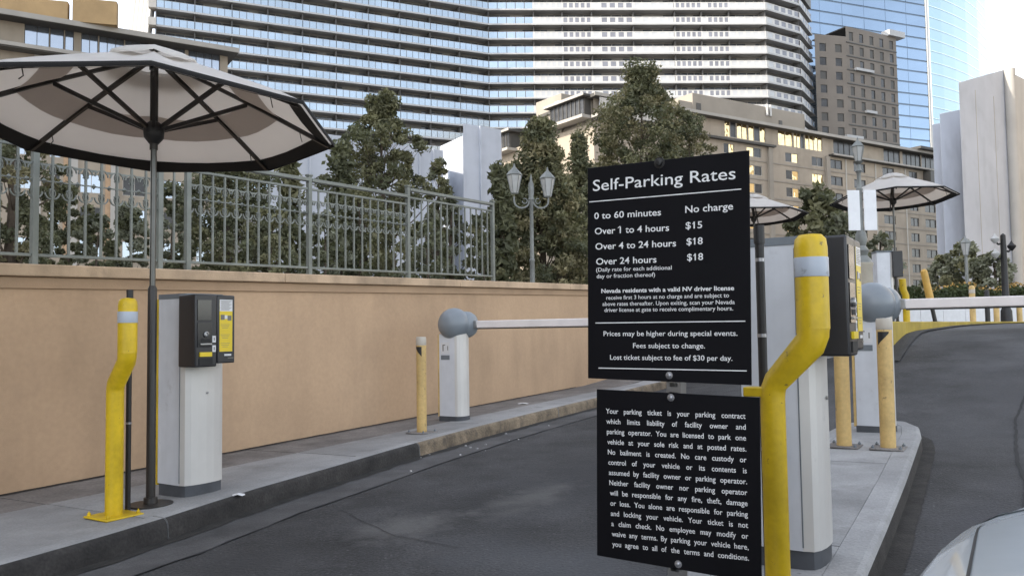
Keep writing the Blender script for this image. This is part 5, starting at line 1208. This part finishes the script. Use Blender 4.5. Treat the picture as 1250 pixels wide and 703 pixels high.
# left wing side face running away to the left
C1 = attop(600, 170, ZC-1.2); C1 = Vector((C1.x, C1.y, 0)); dL, nL, lL = basis(C1, C0)
def along2(px):
    r_ = ray(px, 200); A_ = np.array([[dL.x, -r_.x], [dL.y, -r_.y]]); return float(np.linalg.solve(A_, np.array([-C1.x, -C1.y]))[0])
def zf2(px, py): x = along2(px); p = C1+dL*x; r_ = ray(px, py); return EYE.z + r_.z*(p.y/r_.y)
piece('wing_wall', BC, C1, dL, nL, along2(612), lL-0.0, 0.0, 6, 1, zf2(700, 150)-1.0, 'beige_wall')
def gallery(p0, p1, ptl, pbl):
    xa, xb = along2(p0), along2(p1); zt_, zb_ = zf2(p0, ptl), zf2(p0, pbl)
    piece('gallery_roof', BC, C1, dL, nL, xa-0.8, xb+0.8, -1.8, 5, zt_, zt_+0.35, 'roof_dark'); piece('gallery_roof_edge', BC, C1, dL, nL, xa-0.9, xb+0.8, -1.9, -1.805, zt_+0.05, zt_+0.45, 'beige_ledge')
    piece('gallery_floor', BC, C1, dL, nL, xa-1.2, xb+0.6, -2.0, 0, zb_-0.45, zb_, 'beige_ledge')
    nb_ = 8; w = (xb-xa)/nb_
    for k in range(nb_):
        piece('gallery_pane', BC, C1, dL, nL, xa+k*w+0.08, xa+(k+1)*w-0.08, -1.1, -1.05, zb_, zt_, 'window_dark'); piece('gallery_mullion', BC, C1, dL, nL, xa+k*w-0.08, xa+k*w+0.08, -1.2, -0.9, zb_, zt_, 'frame_dark')
    piece('gallery_back', BC, C1, dL, nL, xa, xb, -1.0, 5, zb_, zt_, 'roof_dark')
    return xa, xb, zb_, zt_
gallery(601, 629, 172, 191)
xa, xb, zb_, zt_ = gallery(680, 721, 135, 156)
piece('corner_pane', BC, C0, dC, nC, 0.3, 2.2, -1.1, -1.0, zb_, zt_, 'window_blue'); piece('corner_panel', BC, C0, dC, nC, 2.2, 14, -0.55, 0.0, zb_+0.3, zt_, 'window_blue')
piece('corner_floor', BC, C0, dC, nC, -0.4, 8, -1.7, 0, zb_-0.45, zb_, 'beige_ledge')
xa, xb = along2(653), along2(684); piece('stair_tower', BC, C1, dL, nL, xa, xb, 0.4, 7, 1, zf2(672, 118), 'beige_grey', 0.05)
piece('slit_window', BC, C1, dL, nL, xb-1.9, xb-1.3, 0.33, 0.39, zf2(672, 158), zf2(672, 138), 'frame_light')
piece('service_panel', BC, C1, dL, nL, xb-1.6, xb-0.5, 0.30, 0.36, zf2(678, 130), zf2(678, 124), 'white_wall')

# ---- building D: left beige building
BD = tag(empty('hotel_annex', (0, 0, 0)), 'beige flat roofed building with a ribbon of blue windows at upper left', 'building')
ZD = at(0, 17, 84).z
D0 = attop(-160, -8, ZD); D1 = attop(278, 64, ZD); D0 = Vector((D0.x, D0.y, 0)); D1 = Vector((D1.x, D1.y, 0)); dD, nD, lD = basis(D0, D1)
def alD(px):
    r_ = ray(px, 200); A_ = np.array([[dD.x, -r_.x], [dD.y, -r_.y]]); return float(np.linalg.solve(A_, np.array([-D0.x, -D0.y]))[0])
def zD(px, py): x = alD(px); p = D0+dD*x; r_ = ray(px, py); return EYE.z + r_.z*(p.y/r_.y)
zt1 = zD(30, 26); zt0 = zD(30, 56); wins = []; meta = []
for p0, p1, nm in ((-120, -60, 5), (27, 58, 2), (58.5, 76, 1), (77, 88, 1), (97, 118, 2), (119, 150, 3), (151, 180, 3), (186, 225, 4), (229, 268, 4)): wins.append((alD(p0), alD(p1), zt0, zt1)); meta.append(('window_blue', nm))
for k in range(7):
    z = zt0-2.4-3.6*k
    for p0, p1 in ((-120, -100), (-70, -50), (-20, 0), (20, 40), (60, 74), (98, 126), (150, 179), (200, 222), (240, 262)):
        wins.append((alD(p0), alD(p1), z-2.1, z)); meta.append(('window_blue' if (k+p0) % 3 else 'window_dark', 2))
punch(BD, D0, dD, nD, lD, 1.0, ZD-0.5, wins, 'beige_wall', thick=0.6)
for w, (g, nm) in zip(wins, meta): put_window(BD, D0, dD, nD, *w, g, 'frame_dark' if g == 'window_blue' and w[3] == zt1 else 'frame_light', nm, sill=False)
piece('roof_slab', BD, D0, dD, nD, 0, lD+0.8, -1.8, 12, ZD-0.55, ZD-0.05, 'roof_dark'); piece('roof_edge', BD, D0, dD, nD, 0, lD+0.9, -1.95, -1.805, ZD-0.5, ZD+0.05, 'beige_ledge')
piece('ledge', BD, D0, dD, nD, 0, lD, -1.5, 0, zt0-0.85, zt0-0.35, 'roof_dark'); piece('ledge_edge', BD, D0, dD, nD, 0, lD, -1.62, -1.505, zt0-0.7, zt0-0.3, 'beige_ledge')
for px in (45, 90, 140, 190): piece('pilaster', BD, D0, dD, nD, alD(px)-0.4, alD(px)+0.4, -0.25, 0, 1, zt0-0.9, 'cream_wall')
for px in (84, 135): piece('wall_strip', BD, D0, dD, nD, alD(px)-0.5, alD(px)+0.5, -0.06, 0, 1, zt0-0.9, 'stucco_trim')
piece('back_mass', BD, D0, dD, nD, 0.2, lD, 0.75, 11, 0.5, ZD-0.6, 'beige_grey')
for p0, p1, zz in ((-30, 63, 2.1), (69, 124, 2.6)):
    xa, xb = alD(p0)+1, alD(p1)+1; pp_ = piece('gold_parapet', BD, D0, Vector((dD.x, dD.y-0.28, 0)).normalized(), Vector((-dD.y+0.28, dD.x, 0)).normalized(), xa, xb, 3.0, 4.0, ZD, ZD+zz, 'gold_wall')
piece('plant_room', BD, D0, dD, nD, alD(124)+1, alD(146)+1, 6, 10, ZD-0.1, ZD+2.2, 'cream_wall')

# ---- white theatre block in the middle
WB = tag(empty('white_hall', (0, 0, 0)), 'plain white windowless hall with one blazing sunlit face behind the railing', 'building')
def block(pts, z1, mname, parent, name='volume'): return MB().prism(pts, 0.5, z1, mname).obj(name, parent, bevel=0.03)
def line_hit(A_, u, px):
    r_ = ray(px, 200); m_ = r_.x/r_.y; k = (m_*A_.y-A_.x)/(u.x-m_*u.y); return Vector((A_.x+u.x*k, A_.y+u.y*k, 0))
US = Vector((0.80, 0.60, 0))
F1 = at(565, 166, 112); z1 = F1.z; F0 = attop(537, 179, z1); F2 = line_hit(F1, US, 612); z2 = at(588, 157, 115).z
MB().prism([(F0.x, F0.y), (F1.x, F1.y), (F1.x+2.5, F1.y+2.2), (F0.x+4, F0.y+6)], 0.5, z1, 'white_wall').obj('lit_volume', WB)
MB().prism([(F1.x+0.05, F1.y+0.02), (F2.x, F2.y), (F2.x, F2.y+10), (F1.x+2, F1.y+8)], 0.5, z2, 'white_wall').obj('tall_volume', WB)
g0 = at(330, 170, 92); g1 = line_hit(g0, US, 541); zg = at(430, 168, 98).z
MB().prism([(g0.x, g0.y), (g1.x, g1.y), (g1.x-1, g1.y+10), (g0.x-1, g0.y+14)], 0.5, zg, 'white_wall').obj('long_volume', WB)
dd, n_, l_ = basis(g0, g1)
for f_ in (0.2, 0.42, 0.63, 0.84, 0.93): piece('panel_rib', WB, g0, dd, n_, l_*f_, l_*f_+0.25, -0.2, 0.0, 0.5, zg, 'white_wall')
dd, n_, l_ = basis(F1, F2); piece('panel_rib', WB, F1, dd, n_, l_*0.42, l_*0.42+0.3, -0.25, 0.0, 0.5, z2, 'white_wall')

# ---- white block at the right
WR = tag(empty('white_block', (0, 0, 0)), 'large plain white block at the right edge with stepped top', 'building')
def slab_block(name, pxa, pya, pxb, pyb, Ya, depth):
    """volume whose front runs from pixel column a (Ya metres off) to b, nearly in line with the sun; parapet slopes"""
    A_ = at(pxa, pya, Ya); u = Vector((0.80, 0.60, 0)); r_ = ray(pxb, pyb)
    k = (r_.x/r_.y*A_.y-A_.x)/(u.x-r_.x/r_.y*u.y); Yb = A_.y+u.y*k; B_ = at(pxb, pyb, Yb); nb = Vector((0.66, 0.75, 0))*depth
    P = [(A_.x, A_.y), (B_.x, B_.y), (B_.x+nb.x, B_.y+nb.y), (A_.x+nb.x, A_.y+nb.y)]; zt = [A_.z, B_.z, B_.z, A_.z]
    vs = [(x, y, 0.5) for x, y in P]+[(x, y, z) for (x, y), z in zip(P, zt)]
    MB().add(vs, [(0, 3, 2, 1), (4, 5, 6, 7), (0, 1, 5, 4), (1, 2, 6, 5), (2, 3, 7, 6), (3, 0, 4, 7)], 'white_wall').obj(name, WR, bevel=0.04)
    return A_, B_
r0, r1 = slab_block('main_volume', 1170, 101, 1226, 85, 100, 30)
dd, n_, l_ = basis(r0, r1)
c_ = Vector((r1.x+0.45, r1.y-0.3)); MB().lathe([(0.70, 0.5), (0.70, r1.z-0.05)], 'cream_wall', n=20, c=(c_.x, c_.y, 0)).obj('round_corner', WR, smooth=True)
e_ = at(1290, 105, 120); MB().prism([(r1.x+0.8, r1.y+0.1), (e_.x, e_.y), (e_.x, e_.y+20), (r1.x+18, r1.y+22)], 0.5, r1.z-0.3, 'cream_wall').obj('right_volume', WR)
slab_block('lower_volume', 1147, 139, 1172, 134, 103, 20); slab_block('lower_volume', 1138, 152, 1149, 150, 106, 16)
for f_ in (0.33, 0.72): piece('panel_joint', WR, r0, dd, n_, l_*f_, l_*f_+0.10, -0.04, 0.0, 0.5, r0.z-0.2, 'cream_wall')

# ---- unseen blocks added for the light: one shades the drive, one is mirrored in the wing
def unseen_block(name, label, a, b, z1, wall, depth, side=None):
    o = tag(empty(name, (0, 0, 0)), label, 'building'); d, n, l = basis(a, b); wins = []
    nx = int(l/4.2); nzf = int((z1-3)/3.4)
    for i in range(nx):
        for k in range(nzf): wins.append((l*(i+0.28)/nx, l*(i+0.72)/nx, 2.2+k*3.4, 2.2+k*3.4+1.9))
    punch(o, a, d, n, l, 0.2, z1, wins, wall, 0.4)
    mb = MB(); 
    for w in wins:
        P = lambda x, y, z: Vector((a[0], a[1], z))+d*x+n*y
        mb.quad(P(w[0], 0.3, w[2]), P(w[1], 0.3, w[2]), P(w[1], 0.3, w[3]), P(w[0], 0.3, w[3]), 'window_dark')
    mb.obj('panes', o)['kind'] = 'stuff'
    piece('mass', o, a, d, n, 0, l, 0.45, depth, 0.2, z1, wall); piece('cornice', o, a, d, n, -0.5, l+0.5, -0.6, -0.01, z1-0.4, z1+0.5, 'beige_ledge')
unseen_block('added_shade_block', 'unseen tall beige block added to cast shade over the lanes', (-36, -56), (-53, 25), 64, 'beige_wall', 16)
unseen_block('added_mirrored_block', 'unseen sunlit tan block added to be mirrored in the gold windows', (92, 112), (86, 28), 78, 'unseen_tan', 20)
